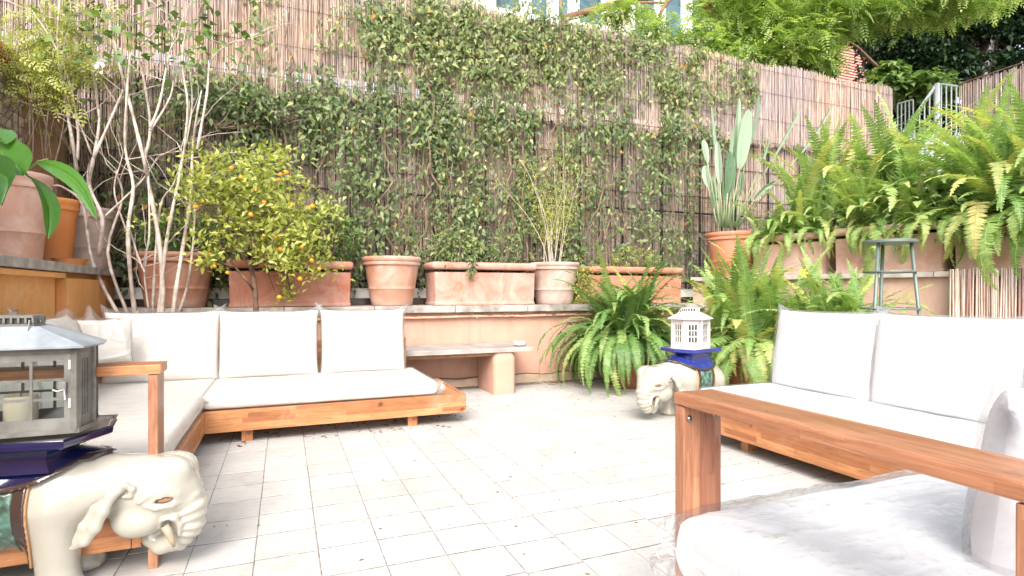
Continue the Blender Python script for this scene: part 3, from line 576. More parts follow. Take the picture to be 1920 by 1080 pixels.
# ------------------------------------------------------------------ buildings beyond the fence
bl = thing('cream_building', 'cream building with wide white framed windows above the fence', 'building', (0, 14, 0))
def bx(name, x0, x1, z0, z1, y0, y1, mat, parent): return G().box(((x0 + x1) / 2, (y0 + y1) / 2, (z0 + z1) / 2), (x1 - x0, y1 - y0, z1 - z0)).build(name, mat, parent)
def bX(px, py=40): return aty(px, py, 14).x
def bZ(px, py): return aty(px, py, 14).z
zs = bZ(1040, 36); xa, xb = bX(912), bX(1335)
bx('wall', bX(850), xb + 6, 2, zs - .35, 0, 4, 'facade', bl); bx('wall', bX(850), bX(916), zs - .35, 12, 0, 4, 'facade', bl)
bx('sill', xa - .1, bX(1075), zs - .35, zs - .18, -.12, .1, 'white_stone', bl)
pxs = [918, 985, 1036, 1075, 1137]
def window(x0, x1, z0, z1, blind=0):
    f = thing_part = G(); w = .16
    f.box(((x0 + x1) / 2, -.0, z0 + w / 2), (x1 - x0, .16, w)); f.box(((x0 + x1) / 2, 0, z1 - w / 2), (x1 - x0, .16, w)); f.box((x0 + w / 2, 0, (z0 + z1) / 2), (w, .16, z1 - z0 - 2 * w)); f.box((x1 - w / 2, 0, (z0 + z1) / 2), (w, .16, z1 - z0 - 2 * w))
    o = f.build('window', 'white_frame', bl, loc=(0, .02, 0)); bx('pane', x0 + w, x1 - w, z0 + w, z1 - w, .03, .05, 'winglass', o)
    if blind: bx('blind', x0 + w, x1 - w, z0 + (z1 - z0) * blind, z1 - w, .06, .08, 'roller', o)
for a, b_, z in ((918, 985, zs - .18), (985, 1036, zs - .18), (1036, 1075, zs - .18), (1075, 1137, zs - .1)): window(bX(a), bX(b_), z, z + 3.2)
bx('pier', bX(1137), bX(1178), 2, 12, -.15, 3, 'facade', bl)
for a, b_ in ((1180, 1236), (1238, 1286), (1288, 1338)): window(bX(a), bX(b_), zs - .9, zs + 3.2)
bx('wall', bX(1338), bX(1338) + 3.5, zs - .35, 12, 0, 4, 'facade', bl)
pk = thing('pink_building', 'distant pink house wall with horizontal ribs between the trees', 'building', (22.6, 17, 0))
bx('wall', -1.2, 5.2, 1, 14.2, .1, 4, 'siding', pk)
for k in range(46): bx('rib', -1.15, 5.1, 8.4 + k * .125, 8.4 + k * .125 + .075, 0, .12, 'siding', pk)
bx('drain_pipe', -1.55, -1.25, 1, 14.2, -.1, .1, 'grey_pipe', pk)
M['roof'] = m_plain('grey_roof', (.30, .27, .27), .8); g = G(); g.box((2, 1.5, 14.35), (7.4, 4.6, .3)); g.build('roof', 'roof', pk)

# ------------------------------------------------------------------ leaf masses
def leaf_obj(name, P, D, N, size, rnd, mat, parent=None, tpl=None, stuff=True):
    V, F, A = scatter(P, D, N, size, rnd, tpl); o = link(name, np_mesh(name, V, F, mat, A), parent)
    if stuff: o['kind'] = 'stuff'
    return o
# creepers on the fence: density painted as clumps on the fence plane
def dens(px, py):
    """how thick the creeper hangs at a point of the fence, seen from the terrace"""
    v = 0
    band = lambda c, w: math.exp(-((py - c) / w) ** 2)
    top = 60 + .175 * (px - 1100) if px > 700 else -20
    if px > 690: v = max(v, 1.0 * math.exp(-((py - (top + 42)) / 62) ** 2) * (1 if px < 1330 else max(.0, 1 - (px - 1330) / 170)))
    if 700 < px < 1340: v = max(v, .34)
    mid = 190 + .11 * (px - 620)
    if px > 370: v = max(v, .75 * math.exp(-((py - mid - 14) / 40) ** 2) * (1 if px < 1430 else 0))
    if 380 < px < 1330 and py > mid: v = max(v, .44 - .08 * math.sin(px * .028) )
    if 395 < px < 560 and 160 < py < 260: v = max(v, .5)
    if px < 390 and py > 150: v = .12
    if 380 < px < 640 and py > 275: v = min(v, .26)
    if px < 110: v = 0
    if 450 < px < 690 and py < 170: v = .16 if abs((px * .9 + py * .25) % 130 - 65) < 22 else .03
    if 1330 < px < 1440 and py < 250 and py > top: v = max(v, .35 * (1 - (px - 1330) / 110))
    if px > 1440: v = min(v, .05 if py < top + 60 else 0)
    if px > 1310 and py > mid: v = 0
    if py > 515: v = 0
    return v
vines = []
vlab = ['creeper behind the bare grey branches in the left corner', 'creeper rising behind the little orange tree', 'creeper growing out of the upright lime stained pot', 'creeper hanging over the front of the pink trough', 'creeper climbing behind the willowy pale stems', 'creeper on the right part of the fence above the fern']
vx = [-1.1, .1, 1.06, 2.05, 2.98, 4.2]
for k in range(6):
    t = thing('climbing_vine', vlab[k], 'climbing plant', (vx[k], 6.1, 1.3), 0, 'creepers climbing the reed fence'); vines.append((t, [], G()))
nc = 0; tries = 0
while nc < 1150 and tries < 60000:
    tries += 1; px, py = random.uniform(110, 1500), random.uniform(-20, 515); dd = dens(px, py)
    nz = noise.noise(Vector((px * .012, py * .012, 3.3))) * .5 + noise.noise(Vector((px * .035, py * .035, 9))) * .4
    if random.random() > max(0, dd + nz * .75 * (dd > .05)): continue
    Y = 6.24 - random.random() ** 2 * .16 - (.10 if abs(py - (190 + .11 * (px - 620))) < 40 else 0) * random.random()
    p = aty(px, py, Y)
    if p.z > 4.5: continue
    k = min(range(6), key=lambda q: abs(vx[q] - p.x * .86 - .1)); vines[k][1].append(p); nc += 1
for k, (t, cl, g) in enumerate(vines):
    base = Vector(t.location); P = []; L = 0
    for c in cl:
        n = random.randint(10, 26); pts = np.array(c)[None] + rv(n, (.075, .03, .10)); P.append(pts)
        if random.random() < .16: # hanging strand
            m = random.randint(8, 20); q = np.array(c)[None] + np.stack([RS.normal(0, .02, m), RS.normal(-.02, .02, m), -np.linspace(0, random.uniform(.25, .5), m)], 1); P.append(q)
    P = np.concatenate(P); P[:, 1] = np.minimum(P[:, 1], 6.225); n = len(P)
    D = rv(n, (.7, .35, .5)) + np.array([0, -.35, -.75]); N = rv(n, (.5, .5, .4)) + np.array([0, -.9, .5])
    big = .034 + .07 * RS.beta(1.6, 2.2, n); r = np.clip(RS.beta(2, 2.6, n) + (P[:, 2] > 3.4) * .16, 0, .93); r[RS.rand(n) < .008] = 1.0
    o = leaf_obj('leaves', P - np.array(base), D, N, big, r, 'leaf_vine', t, leaf_tpl(.5, .08, .25))
    for s_ in range(20):     # climbing stems
        x = random.uniform(vx[k] - .6, vx[k] + .7); z = random.uniform(1.25, 1.5); pts = []; y = 6.16; zt = random.uniform(1.8, 4.2); th = random.uniform(.002, .006) if s_ > 4 else random.uniform(.008, .012)
        while z < zt: pts.append((x - base.x, y - base.y, z - base.z)); x += random.gauss(0, .04); y = min(6.22, max(6.05, y + random.gauss(0, .015))); z += random.uniform(.06, .16)
        if len(pts) > 2: g.tube(pts, th, 4)
    for s_ in range(60):     # tangled twigs
        if not cl: break
        p = random.choice(cl).copy(); pts = []; d = Vector((random.gauss(0, 1), 0, random.gauss(-.2, .6))).normalized()
        for q in range(6): pts.append(p - base); p = p + d * .07 + Vector((random.gauss(0, .02), random.gauss(0, .01), random.gauss(0, .025))); p.y = min(6.22, p.y)
        g.tube(pts, random.uniform(.0015, .0035), 3)
    tag(g.build('stems', 'vine_stem', t), kind='stuff')
def bush(name, label, cat, c, rad, n, size, mat, stems=12, base=None, tpl=None, dropz=-.2, stem_mat='vine_stem', group=None, shell=.5, out=1.0):
    t = thing(name, label, cat, base or c, 0, group); b0 = Vector(base or c); P = []; D = []
    u = rv(n); u /= np.linalg.norm(u, axis=1, keepdims=True); r = RS.uniform(shell, 1.0, n) ** .6
    lump = np.array([1 + .55 * noise.noise(Vector(tuple(q * 2.1)) + Vector(c)) for q in u]); P = u * (r * lump)[:, None] * np.array(rad) + np.array(c)
    D = u * out + rv(n, (.5, .5, .4)) + np.array([0, 0, dropz]); N = rv(n, (.6, .6, .4)) + np.array([0, -.3, .9])
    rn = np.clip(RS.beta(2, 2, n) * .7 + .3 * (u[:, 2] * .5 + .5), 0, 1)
    leaf_obj('leaves', P - np.array(b0), D, N, RS.uniform(size * .7, size * 1.25, n), rn, mat, t, tpl)
    g = G()
    for k in range(stems):
        e = Vector(P[RS.randint(n)]) - b0; m = e * .5 + Vector(tuple(RS.normal(0, .05, 3))); g.tube([(random.uniform(-.03, .03), random.uniform(-.03, .03), 0), m, e], [.008, .006, .003], 4)
    g.build('stems', stem_mat, t); return t
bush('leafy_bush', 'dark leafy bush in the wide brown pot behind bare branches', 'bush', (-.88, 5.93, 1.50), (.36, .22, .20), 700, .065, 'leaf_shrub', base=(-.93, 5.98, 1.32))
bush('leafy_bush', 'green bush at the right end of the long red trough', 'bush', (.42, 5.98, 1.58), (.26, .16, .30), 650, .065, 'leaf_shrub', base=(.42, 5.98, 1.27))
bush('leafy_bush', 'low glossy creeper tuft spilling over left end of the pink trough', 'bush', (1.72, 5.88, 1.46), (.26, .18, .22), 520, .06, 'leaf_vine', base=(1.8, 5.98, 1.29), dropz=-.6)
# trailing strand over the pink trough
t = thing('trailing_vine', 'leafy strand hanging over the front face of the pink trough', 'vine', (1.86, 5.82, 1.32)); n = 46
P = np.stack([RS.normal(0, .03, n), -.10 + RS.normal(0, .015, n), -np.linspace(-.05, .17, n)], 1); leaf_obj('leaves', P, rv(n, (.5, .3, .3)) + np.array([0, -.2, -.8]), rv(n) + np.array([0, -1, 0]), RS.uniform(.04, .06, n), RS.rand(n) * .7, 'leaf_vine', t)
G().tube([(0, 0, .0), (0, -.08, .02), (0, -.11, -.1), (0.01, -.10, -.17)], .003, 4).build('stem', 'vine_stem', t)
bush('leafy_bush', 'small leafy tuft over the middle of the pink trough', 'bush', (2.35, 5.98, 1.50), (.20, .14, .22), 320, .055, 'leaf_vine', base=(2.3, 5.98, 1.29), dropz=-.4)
bush('leafy_bush', 'reddish seedling tuft rising from the trough behind the fern', 'bush', (4.1, 5.95, 1.42), (.35, .14, .17), 260, .045, 'leaf_citrus', base=(4.1, 5.98, 1.28))
# willowy plant in the mauve pot
t = thing('willowy_shrub', 'airy pale green shrub with thin upright stems in the mauve pot', 'shrub', (2.98, 5.98, 1.30)); g = G(); P = []
for k in range(15):
    a = random.uniform(0, 2 * PI); l_ = random.uniform(.6, 1.7); p = Vector((random.gauss(0, .05), random.gauss(0, .04), 0)); d = Vector((math.cos(a) * .18, math.sin(a) * .10 - .02, 1)).normalized(); pts = [p.copy()]
    for q in range(10):
        p = p + d * l_ / 10; d = (d + Vector((random.gauss(0, .09), random.gauss(0, .04), -.01 * q))).normalized(); p.y = min(p.y, .2); pts.append(p.copy())
        if q > 2:
            for z in range(22): P.append(tuple(p + Vector((random.gauss(0, .09), random.gauss(0, .06), random.gauss(0, .08)))))
    g.tube(pts, [.006 * (1 - .07 * i) for i in range(11)], 5)
g.build('stems', 'bark_pale', t); n = len(P); leaf_obj('leaves', np.array(P), rv(n, (.5, .4, .5)) + np.array([0, 0, -.2]), rv(n), RS.uniform(.03, .055, n), RS.uniform(.3, 1, n), 'leaf_citrus', t, leaf_tpl(.22, .03, .1))
t = thing('trailing_vine', 'fine leafed strands trailing down the side of the mauve pot', 'vine', (3.2, 5.80, 1.33)); n = 420
P = np.stack([RS.normal(.06, .09, n), RS.normal(-.02, .05, n), -RS.rand(n) * .46], 1); leaf_obj('leaves', P, rv(n, (.6, .3, .3)) + np.array([0, -.2, -.6]), rv(n) + np.array([0, -1, 0]), RS.uniform(.025, .045, n), RS.uniform(.2, .9, n), 'leaf_citrus', t)
g = G()
for k in range(8): x = random.uniform(-.05, .2); g.tube([(0, .05, 0), (x, -.03, -.05), (x + .02, -.04, -.25), (x, -.03, -.44)], .002, 3)
g.build('stems', 'stem_green', t)

# ------------------------------------------------------------------ multi-stemmed bare shrub (left)
t = thing('bare_shrub', 'tall many stemmed shrub with pale bare branches behind the left sofa', 'shrub', (-1.03, 5.4, 0)); b0 = Vector((-1.03, 5.4, 0))
def trace(pts, Y, r0, r1, g, wob=.0):
    P = []; m = len(pts)
    for k, (x, y) in enumerate(pts): P.append(aty(x, y, Y + .10 * math.sin(k * 1.3 + x)) - b0)
    Q = []
    for k in range(m - 1):       # smooth interpolation
        a, b_, c, d = P[max(k - 1, 0)], P[k], P[k + 1], P[min(k + 2, m - 1)]
        for q in range(4):
            u = q / 4; Q.append(.5 * ((2 * b_) + (c - a) * u + (2 * a - 5 * b_ + 4 * c - d) * u * u + (3 * b_ - a - 3 * c + d) * u ** 3))
    Q.append(P[-1]); L = len(Q); g.tube(Q, [(r0 + (r1 - r0) * i / (L - 1)) * (1 + .12 * math.sin(i * 1.9)) for i in range(L)], 7); return Q
stems = [([(250, 640), (224, 594), (174, 494), (156, 387), (120, 352), (98, 348)], .020, .008), ([(262, 640), (240, 590), (202, 474), (230, 372), (215, 320)], .019, .008),
 ([(185, 480), (192, 410), (168, 350), (176, 295), (186, 225), (177, 160), (170, 100)], .019, .008), ([(176, 295), (220, 195), (231, 168)], .013, .007), ([(172, 290), (150, 235), (120, 190)], .010, .004),
 ([(272, 640), (252, 580), (240, 440), (250, 350), (235, 280), (238, 175), (245, 80), (240, 20)], .022, .007), ([(300, 640), (305, 540), (298, 450), (280, 350), (270, 300), (245, 200), (225, 125), (212, 65), (200, 0)], .026, .008),
 ([(292, 640), (310, 470), (322, 400), (342, 300), (352, 200), (342, 120), (350, 40)], .018, .006), ([(318, 640), (330, 545), (345, 450), (358, 370), (361, 280), (370, 210), (378, 170)], .022, .007),
 ([(285, 640), (288, 540), (300, 390), (326, 345), (346, 280), (360, 200), (357, 135)], .014, .006), ([(270, 300), (282, 240), (270, 150), (260, 95), (292, 58), (320, 30)], .015, .005), ([(282, 240), (300, 190), (315, 110), (330, 60)], .013, .005),
 ([(282, 245), (320, 180), (325, 130)], .011, .005), ([(370, 280), (388, 175), (395, 115), (425, 85), (450, 75)], .013, .005), ([(145, 325), (135, 260), (120, 175), (108, 90), (112, 0), (115, -60)], .016, .006), ([(145, 300), (146, 240), (130, 155), (100, 80), (60, 20)], .013, .005),
 ([(192, 410), (265, 340), (295, 295)], .010, .005), ([(238, 415), (262, 490), (272, 510)], .009, .009), ([(278, 320), (280, 440), (270, 500), (280, 590)], .008, .009), ([(240, 440), (215, 365), (220, 320)], .009, .005), ([(310, 640), (345, 560), (360, 480), (366, 380)], .016, .008)]
g = G(); tips = []
for pts, r0, r1 in stems:
    Q = trace(pts, random.uniform(5.30, 5.5), r0 * .86, r1 * .86, g); tips += [Q[-1], Q[-3], Q[-6]]
    for q in range(3):
        p = Q[random.randint(len(Q) // 2, len(Q) - 1)].copy(); d = Vector((random.gauss(0, 1), random.gauss(0, .2), random.uniform(.3, 1.4))).normalized(); T = [p.copy()]
        for z in range(6): p = p + d * random.uniform(.06, .12); d = (d + Vector((random.gauss(0, .25), random.gauss(0, .1), random.gauss(.05, .15)))).normalized(); T.append(p.copy())
        g.tube(T, [.005 - .0006 * i for i in range(7)], 4); tips.append(T[-1])
g.build('branches', 'bark_pale', t, smooth=True)
o = pot('terracotta_pot', 'terracotta pot hidden behind the sofa, foot of the bare shrub', -1.03, 5.4, 0, .24, .50, 't2')
P = []
for q in range(26):
    c = aty(random.gauss(330, 60), random.gauss(55, 45), random.uniform(5.2, 5.5)) - b0
    for z in range(random.randint(3, 9)): P.append(np.array(c) + RS.normal(0, .06, 3))
for q in range(16):
    c = aty(random.gauss(150, 50), random.gauss(40, 40), random.uniform(5.2, 5.5)) - b0
    for z in range(random.randint(2, 6)): P.append(np.array(c) + RS.normal(0, .06, 3))
P = np.array(P); n = len(P); leaf_obj('leaves', P, rv(n, (.8, .6, .3)) + np.array([0, -.1, -.3]), rv(n, (.4, .4, .3)) + np.array([0, -.5, .8]), RS.uniform(.05, .10, n), RS.beta(2, 2, n), 'leaf_shrub', t, leaf_tpl(.85, .1, .15))
c = aty(184, 117, 5.25) - b0; Pz = np.array(c)[None] + rv(26, (.02, .02, .035)); leaf_obj('dry_bloom', Pz, rv(26) + np.array([0, 0, -.5]), rv(26), np.full(26, .04), np.full(26, .5), 'petal', t, leaf_tpl(.8, .1, .2), stuff=False)
# feathery creeper upper left with arching thin stems
t = thing('feathery_shrub', 'arching feathery yellow green shrub in the upper left corner', 'shrub', (-1.9, 5.6, 1.2)); b0f = Vector((-1.9, 5.6, 1.2)); g = G(); P = []
for k in range(34):
    x, y = random.uniform(-40, 120), random.uniform(240, 330); tx, ty = random.uniform(-20, 230), random.uniform(-10, 150); pts = []; Yk = random.uniform(5.3, 5.75)
    for q in range(9):
        u = q / 8; X_ = x + (tx - x) * u + 30 * math.sin(u * 3 + k); Y_ = y + (ty - y) * (1 - (1 - u) ** 1.6); p = aty(X_, Y_, Yk) - b0f; pts.append(p)
        if q > 3:
            for z in range(9 if k % 2 else 4): P.append(tuple(p + Vector((random.gauss(0, .07), random.gauss(0, .06), random.gauss(0, .07)))))
    g.tube(pts, [.005 * (1 - .08 * i) for i in range(9)], 4)
g.tube([atd(-30, 70, 5.0) - b0f, atd(50, 130, 5.1) - b0f, atd(95, 185, 5.2) - b0f, atd(120, 250, 5.2) - b0f, (0.1, .1, 0)], [.03, .032, .035, .038, .04], 7)
g.build('branches', 'vine_stem', t); n = len(P); leaf_obj('leaves', np.array(P), rv(n, (.8, .5, .4)) + np.array([.2, 0, -.3]), rv(n, (.5, .5, .4)) + np.array([0, -.4, .6]), RS.uniform(.06, .13, n), RS.uniform(.1, 1, n), 'leaf_citrus', t, sprig_tpl(4, .16, .34))
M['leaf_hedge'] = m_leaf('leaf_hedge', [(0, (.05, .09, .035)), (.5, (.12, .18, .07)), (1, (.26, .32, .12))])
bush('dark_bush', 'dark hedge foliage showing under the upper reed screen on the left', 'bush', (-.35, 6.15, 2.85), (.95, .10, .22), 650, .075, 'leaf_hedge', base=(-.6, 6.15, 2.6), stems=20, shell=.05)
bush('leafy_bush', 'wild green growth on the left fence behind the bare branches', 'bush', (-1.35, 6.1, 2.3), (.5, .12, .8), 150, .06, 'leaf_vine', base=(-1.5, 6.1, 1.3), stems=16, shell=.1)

# ------------------------------------------------------------------ little orange tree
t = thing('orange_tree', 'little calamondin orange tree full of tiny oranges behind the back sofa', 'tree', (-.21, 5.38, 0)); b0 = Vector((-.21, 5.38, 0)); g = G(); YC = 5.38
trace([(484, 640), (480, 585), (478, 545), (474, 515), (470, 490)], YC, .026, .018, g); nodes = []
for pts in ([(478, 548), (462, 525), (440, 500), (420, 470), (400, 440)], [(474, 512), (455, 480), (430, 430), (410, 380)], [(472, 505), (475, 460), (460, 400), (440, 340)], [(474, 505), (500, 470), (530, 430), (560, 400)], [(415, 440), (440, 432), (462, 412), (500, 400), (520, 350)],
            [(478, 500), (510, 475), (560, 480), (600, 470)], [(460, 400), (490, 350), (500, 300)], [(430, 430), (385, 390), (360, 340)], [(500, 490), (530, 510), (545, 545)], [(440, 500), (410, 490), (390, 470)]):
    nodes += trace(pts, YC, .012, .005, g)
g.build('trunk', 'bark', t, smooth=True)
P = []; U = []
def cl(px, py, rx, ry, n, dz=.0):
    for k in range(n):
        c = aty(random.gauss(px, rx), random.gauss(py, ry), YC + random.gauss(0, .17)) - b0
        m = random.randint(7, 13); a = RS.normal(size=(m, 3)) * .035; P.extend(list(np.array(c) + a)); U.extend(list(a * 12 + np.array([0, 0, .35])))
cl(480, 340, 48, 30, 78); cl(392, 345, 34, 32, 62); cl(450, 415, 62, 32, 74); cl(545, 420, 36, 30, 80); cl(585, 450, 20, 22, 26); cl(490, 470, 42, 14, 45); cl(395, 490, 14, 14, 12); cl(560, 500, 26, 13, 26); cl(536, 551, 7, 9, 6); cl(350, 335, 12, 16, 12); cl(510, 300, 24, 9, 18)
P = np.array(P); n = len(P); U = np.array(U) + rv(n, (.5, .5, .5)); leaf_obj('leaves', P, U, rv(n, (.6, .6, .5)) + np.array([0, -.5, .8]), RS.uniform(.042, .075, n), np.clip(RS.beta(2.4, 2, n), 0, 1), 'leaf_citrus', t, leaf_tpl(.46, .07, .12))
g = G()
for q in range(120):
    a = nodes[random.randrange(len(nodes))]; b_ = Vector(P[RS.randint(n)])
    if (a - b_).length < .45: g.tube([a, a.lerp(b_, .5) + Vector((0, 0, .02)), b_], [.004, .003, .0015], 4)
g.build('twigs', 'bark', t)
om = bpy.data.meshes.new('orange'); b2 = bmesh.new(); bmesh.ops.create_icosphere(b2, subdivisions=2, radius=.021); b2.to_mesh(om); b2.free(); om.materials.append(M['orange']); om.polygons.foreach_set('use_smooth', [True] * len(om.polygons))
for zx, zy in ((222, 178), (188, 372), (150, 405), (242, 690), (338, 798), (478, 452), (558, 378), (510, 305), (642, 245), (688, 200), (655, 213), (620, 415), (722, 392), (845, 402), (832, 410), (630, 588), (555, 578), (782, 645), (655, 658), (840, 725), (648, 945), (420, 230), (770, 835), (885, 775), (360, 175), (260, 760)):
    o = link('orange', om, t, aty(320 + zx / 3.178, 260 + zy / 3.178, YC - .16 - random.uniform(0, .05)) - b0); s_ = random.uniform(.75, 1.1); o.scale = (s_, s_, s_ * .92); o.rotation_euler = (random.random(), random.random(), 0)
pot('terracotta_pot', 'plain pot behind the sofa from which the little orange tree grows', -.21, 5.38, 0, .22, .46, 't6')

# ------------------------------------------------------------------ big-leaved plant at the left edge, on the ledge
t = thing('big_leaf_plant', 'plant with large glossy green leaves reaching in from the left edge', 'plant', (-1.80, 1.15, 1.17)); b0 = Vector((-1.80, 1.15, 1.17)); DD = 2.35
def big_leaf(P, w, parent, mat='leaf_big', fold=.25, roll=0, rnd=.6, name='leaf', upv=None, nseg=14, prof=None, cup=0):
    P = [Vector(p) for p in P]; Q = []
    for k in range(nseg + 1):
        u = k / nseg * (len(P) - 1); i = min(int(u), len(P) - 2); f = u - i; a, b_, c, d = P[max(i - 1, 0)], P[i], P[i + 1], P[min(i + 2, len(P) - 1)]
        Q.append(.5 * ((2 * b_) + (c - a) * f + (2 * a - 5 * b_ + 4 * c - d) * f * f + (3 * b_ - a - 3 * c + d) * f ** 3))
    V = []; A = []
    for k, q in enumerate(Q):
        tn = (Q[min(k + 1, nseg)] - Q[max(k - 1, 0)]).normalized(); up = Vector(upv) if upv else Vector((0, -.6, .8)); sx = tn.cross(up).normalized(); nn = sx.cross(tn).normalized()
        if roll: R_ = Matrix.Rotation(roll, 3, tn); sx = R_ @ sx; nn = R_ @ nn
        u = k / nseg; ww = w * (prof(u) if prof else (math.sin(PI * min(1, u * 1.02)) ** .75 * (1.1 - .35 * u))); ww = max(ww, .001)
        for j, v in enumerate((-1, -.55, -.06, 0, .06, .55, 1)):
            V.append(q + sx * ww * v + nn * (abs(v) ** 1.3 * ww * fold + (0 if j != 3 else -.004) + .02 * ww * math.sin(k * 2.2 + v * 5))); A.append(rnd + (.35 if j == 3 else 0) + random.uniform(-.06, .06))
    F = [(k * 7 + j, k * 7 + j + 1, k * 7 + j + 8, k * 7 + j + 7) for k in range(nseg) for j in range(6)]
    me = np_mesh(name, np.array([tuple(v) for v in V]), F, mat, np.clip(A, 0, 1), True); return link(name, me, parent)
def pl(*pts): return [atd(x, y, d) - b0 for x, y, d in pts]
big_leaf(pl((70, 303, 2.4), (110, 318, 2.3), (150, 350, 2.25), (182, 412, 2.2)), .036, t, roll=.45, rnd=.55)
big_leaf(pl((45, 325, 2.4), (70, 345, 2.3), (92, 390, 2.25), (90, 448, 2.2)), .055, t, roll=-.9, rnd=.45)
big_leaf(pl((-20, 250, 2.5), (5, 290, 2.3), (30, 310, 2.25), (44, 330, 2.2)), .09, t, roll=.3, rnd=.4)
big_leaf(pl((-40, 300, 2.3), (-10, 320, 2.2), (15, 340, 2.15), (2, 385, 2.1)), .075, t, roll=.7, rnd=.12)
big_leaf(pl((-45, 240, 2.5), (-20, 245, 2.4), (0, 255, 2.35), (10, 270, 2.3)), .07, t, roll=-.3, rnd=.5)
big_leaf(pl((-60, 300, 2.4), (-90, 310, 2.3), (-120, 340, 2.25), (-140, 400, 2.2)), .09, t, roll=.4, rnd=.5)
g = G(); g.tube([(0, 0, .3), (-.1, .1, .5)] + pl((-60, 330, 2.5), (20, 325, 2.45), (45, 322, 2.42), (72, 303, 2.4), (90, 298, 2.38)), [.012, .011, .009, .007, .006, .005, .003], 6); g.build('stem', 'stem_green', t)
pot('terracotta_pot', 'terracotta pot of the big leaved plant just outside the left edge', -1.80, 1.15, 1.17, .2, .36, 't2')

# ------------------------------------------------------------------ strelitzia
t = thing('strelitzia', 'tall strelitzia with grey green paddle leaves in the clean orange pot', 'plant', strel_at + Vector((0, 0, .52))); b0 = Vector(t.location); DS = (strel_at.x * CF[0] + strel_at.y * CF[1])
def sl(base, tip, w, split=.6, bend=(0, 0), rnd=.5, roll=0, dd=0, prof=None):
    """petiole from base px to blade start, blade to tip"""
    P0 = atd(base[0], base[1], DS + dd * .2) - b0; P3 = atd(tip[0], tip[1], DS + dd) - b0
    mid = P0.lerp(P3, split) + Vector((bend[0], 0, bend[1])); q1 = P0.lerp(mid, .5) + Vector((bend[0] * .3, 0, 0)); g = G(); g.tube([P0, q1, mid], [.011, .009, .007], 6); g.build('stalk', 'stem_strel', t, smooth=True)
    q2 = mid.lerp(P3, .5) + Vector((bend[0] * .3, 0, bend[1] * .3)); big_leaf([mid, q2, P3], w * .78, t, 'leaf_strel', .35, roll, rnd, upv=(-.6, -.8, .1), prof=prof or (lambda u: math.sin(PI * min(1, u * .97 + .03)) ** .6))
sl((1352, 425), (1333, 197), .040, .45, (0, 0), .45, .8); sl((1362, 425), (1386, 182), .055, .45, (.03, 0), .6, .5, .05); sl((1368, 425), (1423, 176), .06, .62, (.03, .0), .3, 1.0, .1)
sl((1366, 425), (1403, 205), .10, .50, (.02, 0), .85, .1, -.08); sl((1358, 425), (1380, 232), .06, .55, (.0, 0), .5, -.8, .05); sl((1350, 425), (1318, 262), .055, .62, (-.03, .12), .8, .4); sl((1345, 425), (1322, 310), .06, .55, (-.04, .08), .9, -.2, -.05)
sl((1360, 425), (1369, 283), .065, .45, (.0, 0), .05, .15, -.15); sl((1375, 425), (1502, 201), .040, .55, (.0, -.02), .7, .9); sl((1380, 425), (1563, 194), .030, .62, (.05, -.06), .4, .6, .05); sl((1378, 425), (1442, 262), .03, .72, (.02, 0), .2, .5)
sl((1385, 425), (1455, 340), .04, .45, (-.02, .08), .3, .2, -.1); sl((1355, 425), (1345, 265), .06, .5, (0, 0), .95, -.3, -.05); sl((1350, 425), (1336, 330), .035, .6, (0, 0), .5, .2)
for k in range(9):
    a = random.uniform(-.12, .12); sl((1345 + k * 5, 428), (1340 + k * 8 + random.uniform(-15, 15), random.uniform(290, 360)), .022, .55, (0, 0), random.random() * .6, random.uniform(-1, 1), a)

# ------------------------------------------------------------------ ferns
def frond_mesh(L, elev, curv, seed, mat, wid=.052, pairs=40, curl=0):
    rr = random.Random(seed); seg = 14; pts = []; p = Vector((0, 0, 0)); a = elev
    for k in range(seg + 1):
        pts.append(p.copy()); p = p + Vector((math.cos(a), 0, math.sin(a))) * (L / seg); a -= curv / seg * (.5 + 1.1 * k / seg)
    side = 0; g = G()
    V = []; F = []; A = []; b = 0; base_r = rr.uniform(.15, .8)
    for i in range(pairs):
        u = .06 + .94 * (i + .5) / pairs; s = u * seg; k = min(int(s), seg - 1); q = pts[k].lerp(pts[k + 1], s - k); tn = (pts[k + 1] - pts[k]).normalized(); nn = Vector((0, 1, 0)).cross(tn) * -1
        w = wid * min(1, u * 7) ** .6 * (1 - u ** 2.6) ** .8 * rr.uniform(.88, 1.08) + .002; hw = L / pairs * .42
        for sg in (-1, 1):
            d = (Vector((0, sg, 0)) + tn * rr.uniform(.22, .42) + nn * rr.uniform(-.35, .12)).normalized(); c = rr.uniform(-.12, .12) + base_r + .25 * u
            V += [q - tn * hw, q + d * w * .5 - tn * hw * 1.0 + nn * .002, q + d * w, q + d * w * .5 + tn * hw * .9, q + tn * hw]; F += [(b, b + 1, b + 3, b + 4), (b + 1, b + 2, b + 3, b + 1)]; A += [c] * 5; b += 5
    me = bpy.data.meshes.new('frond'); F2 = [f if f[0] != f[-1] else f[:3] for f in F]
    g.add(V, F2, A); g.tube(pts, [.0028 * (1 - .05 * k) for k in range(seg + 1)], 3, rnd=.9)
    return g.mesh('frond', mat)
def fern_set(mat, k, L=1.0, wid=.052): 
    out = []
    for i in range(k):
        e = random.uniform(.9, 1.45) if i % 3 else random.uniform(.35, .85); out.append(frond_mesh(L * random.uniform(.8, 1.1), e, random.uniform(1.3, 2.9), 100 + i, mat, wid * random.uniform(.85, 1.15), random.randint(34, 44)))
    return out
def up_set(mat, k, L, wid=.05): return [frond_mesh(L * random.uniform(.8, 1.1), random.uniform(1.15, 1.5), random.uniform(.5, 1.5), 300 + i, mat, wid, 40) for i in range(k)]
def droop_set(mat, k, L, wid=.055): return [frond_mesh(L * random.uniform(.8, 1.1), random.uniform(.2, .6), random.uniform(2.2, 3.0), 500 + i, mat, wid, 42) for i in range(k)]
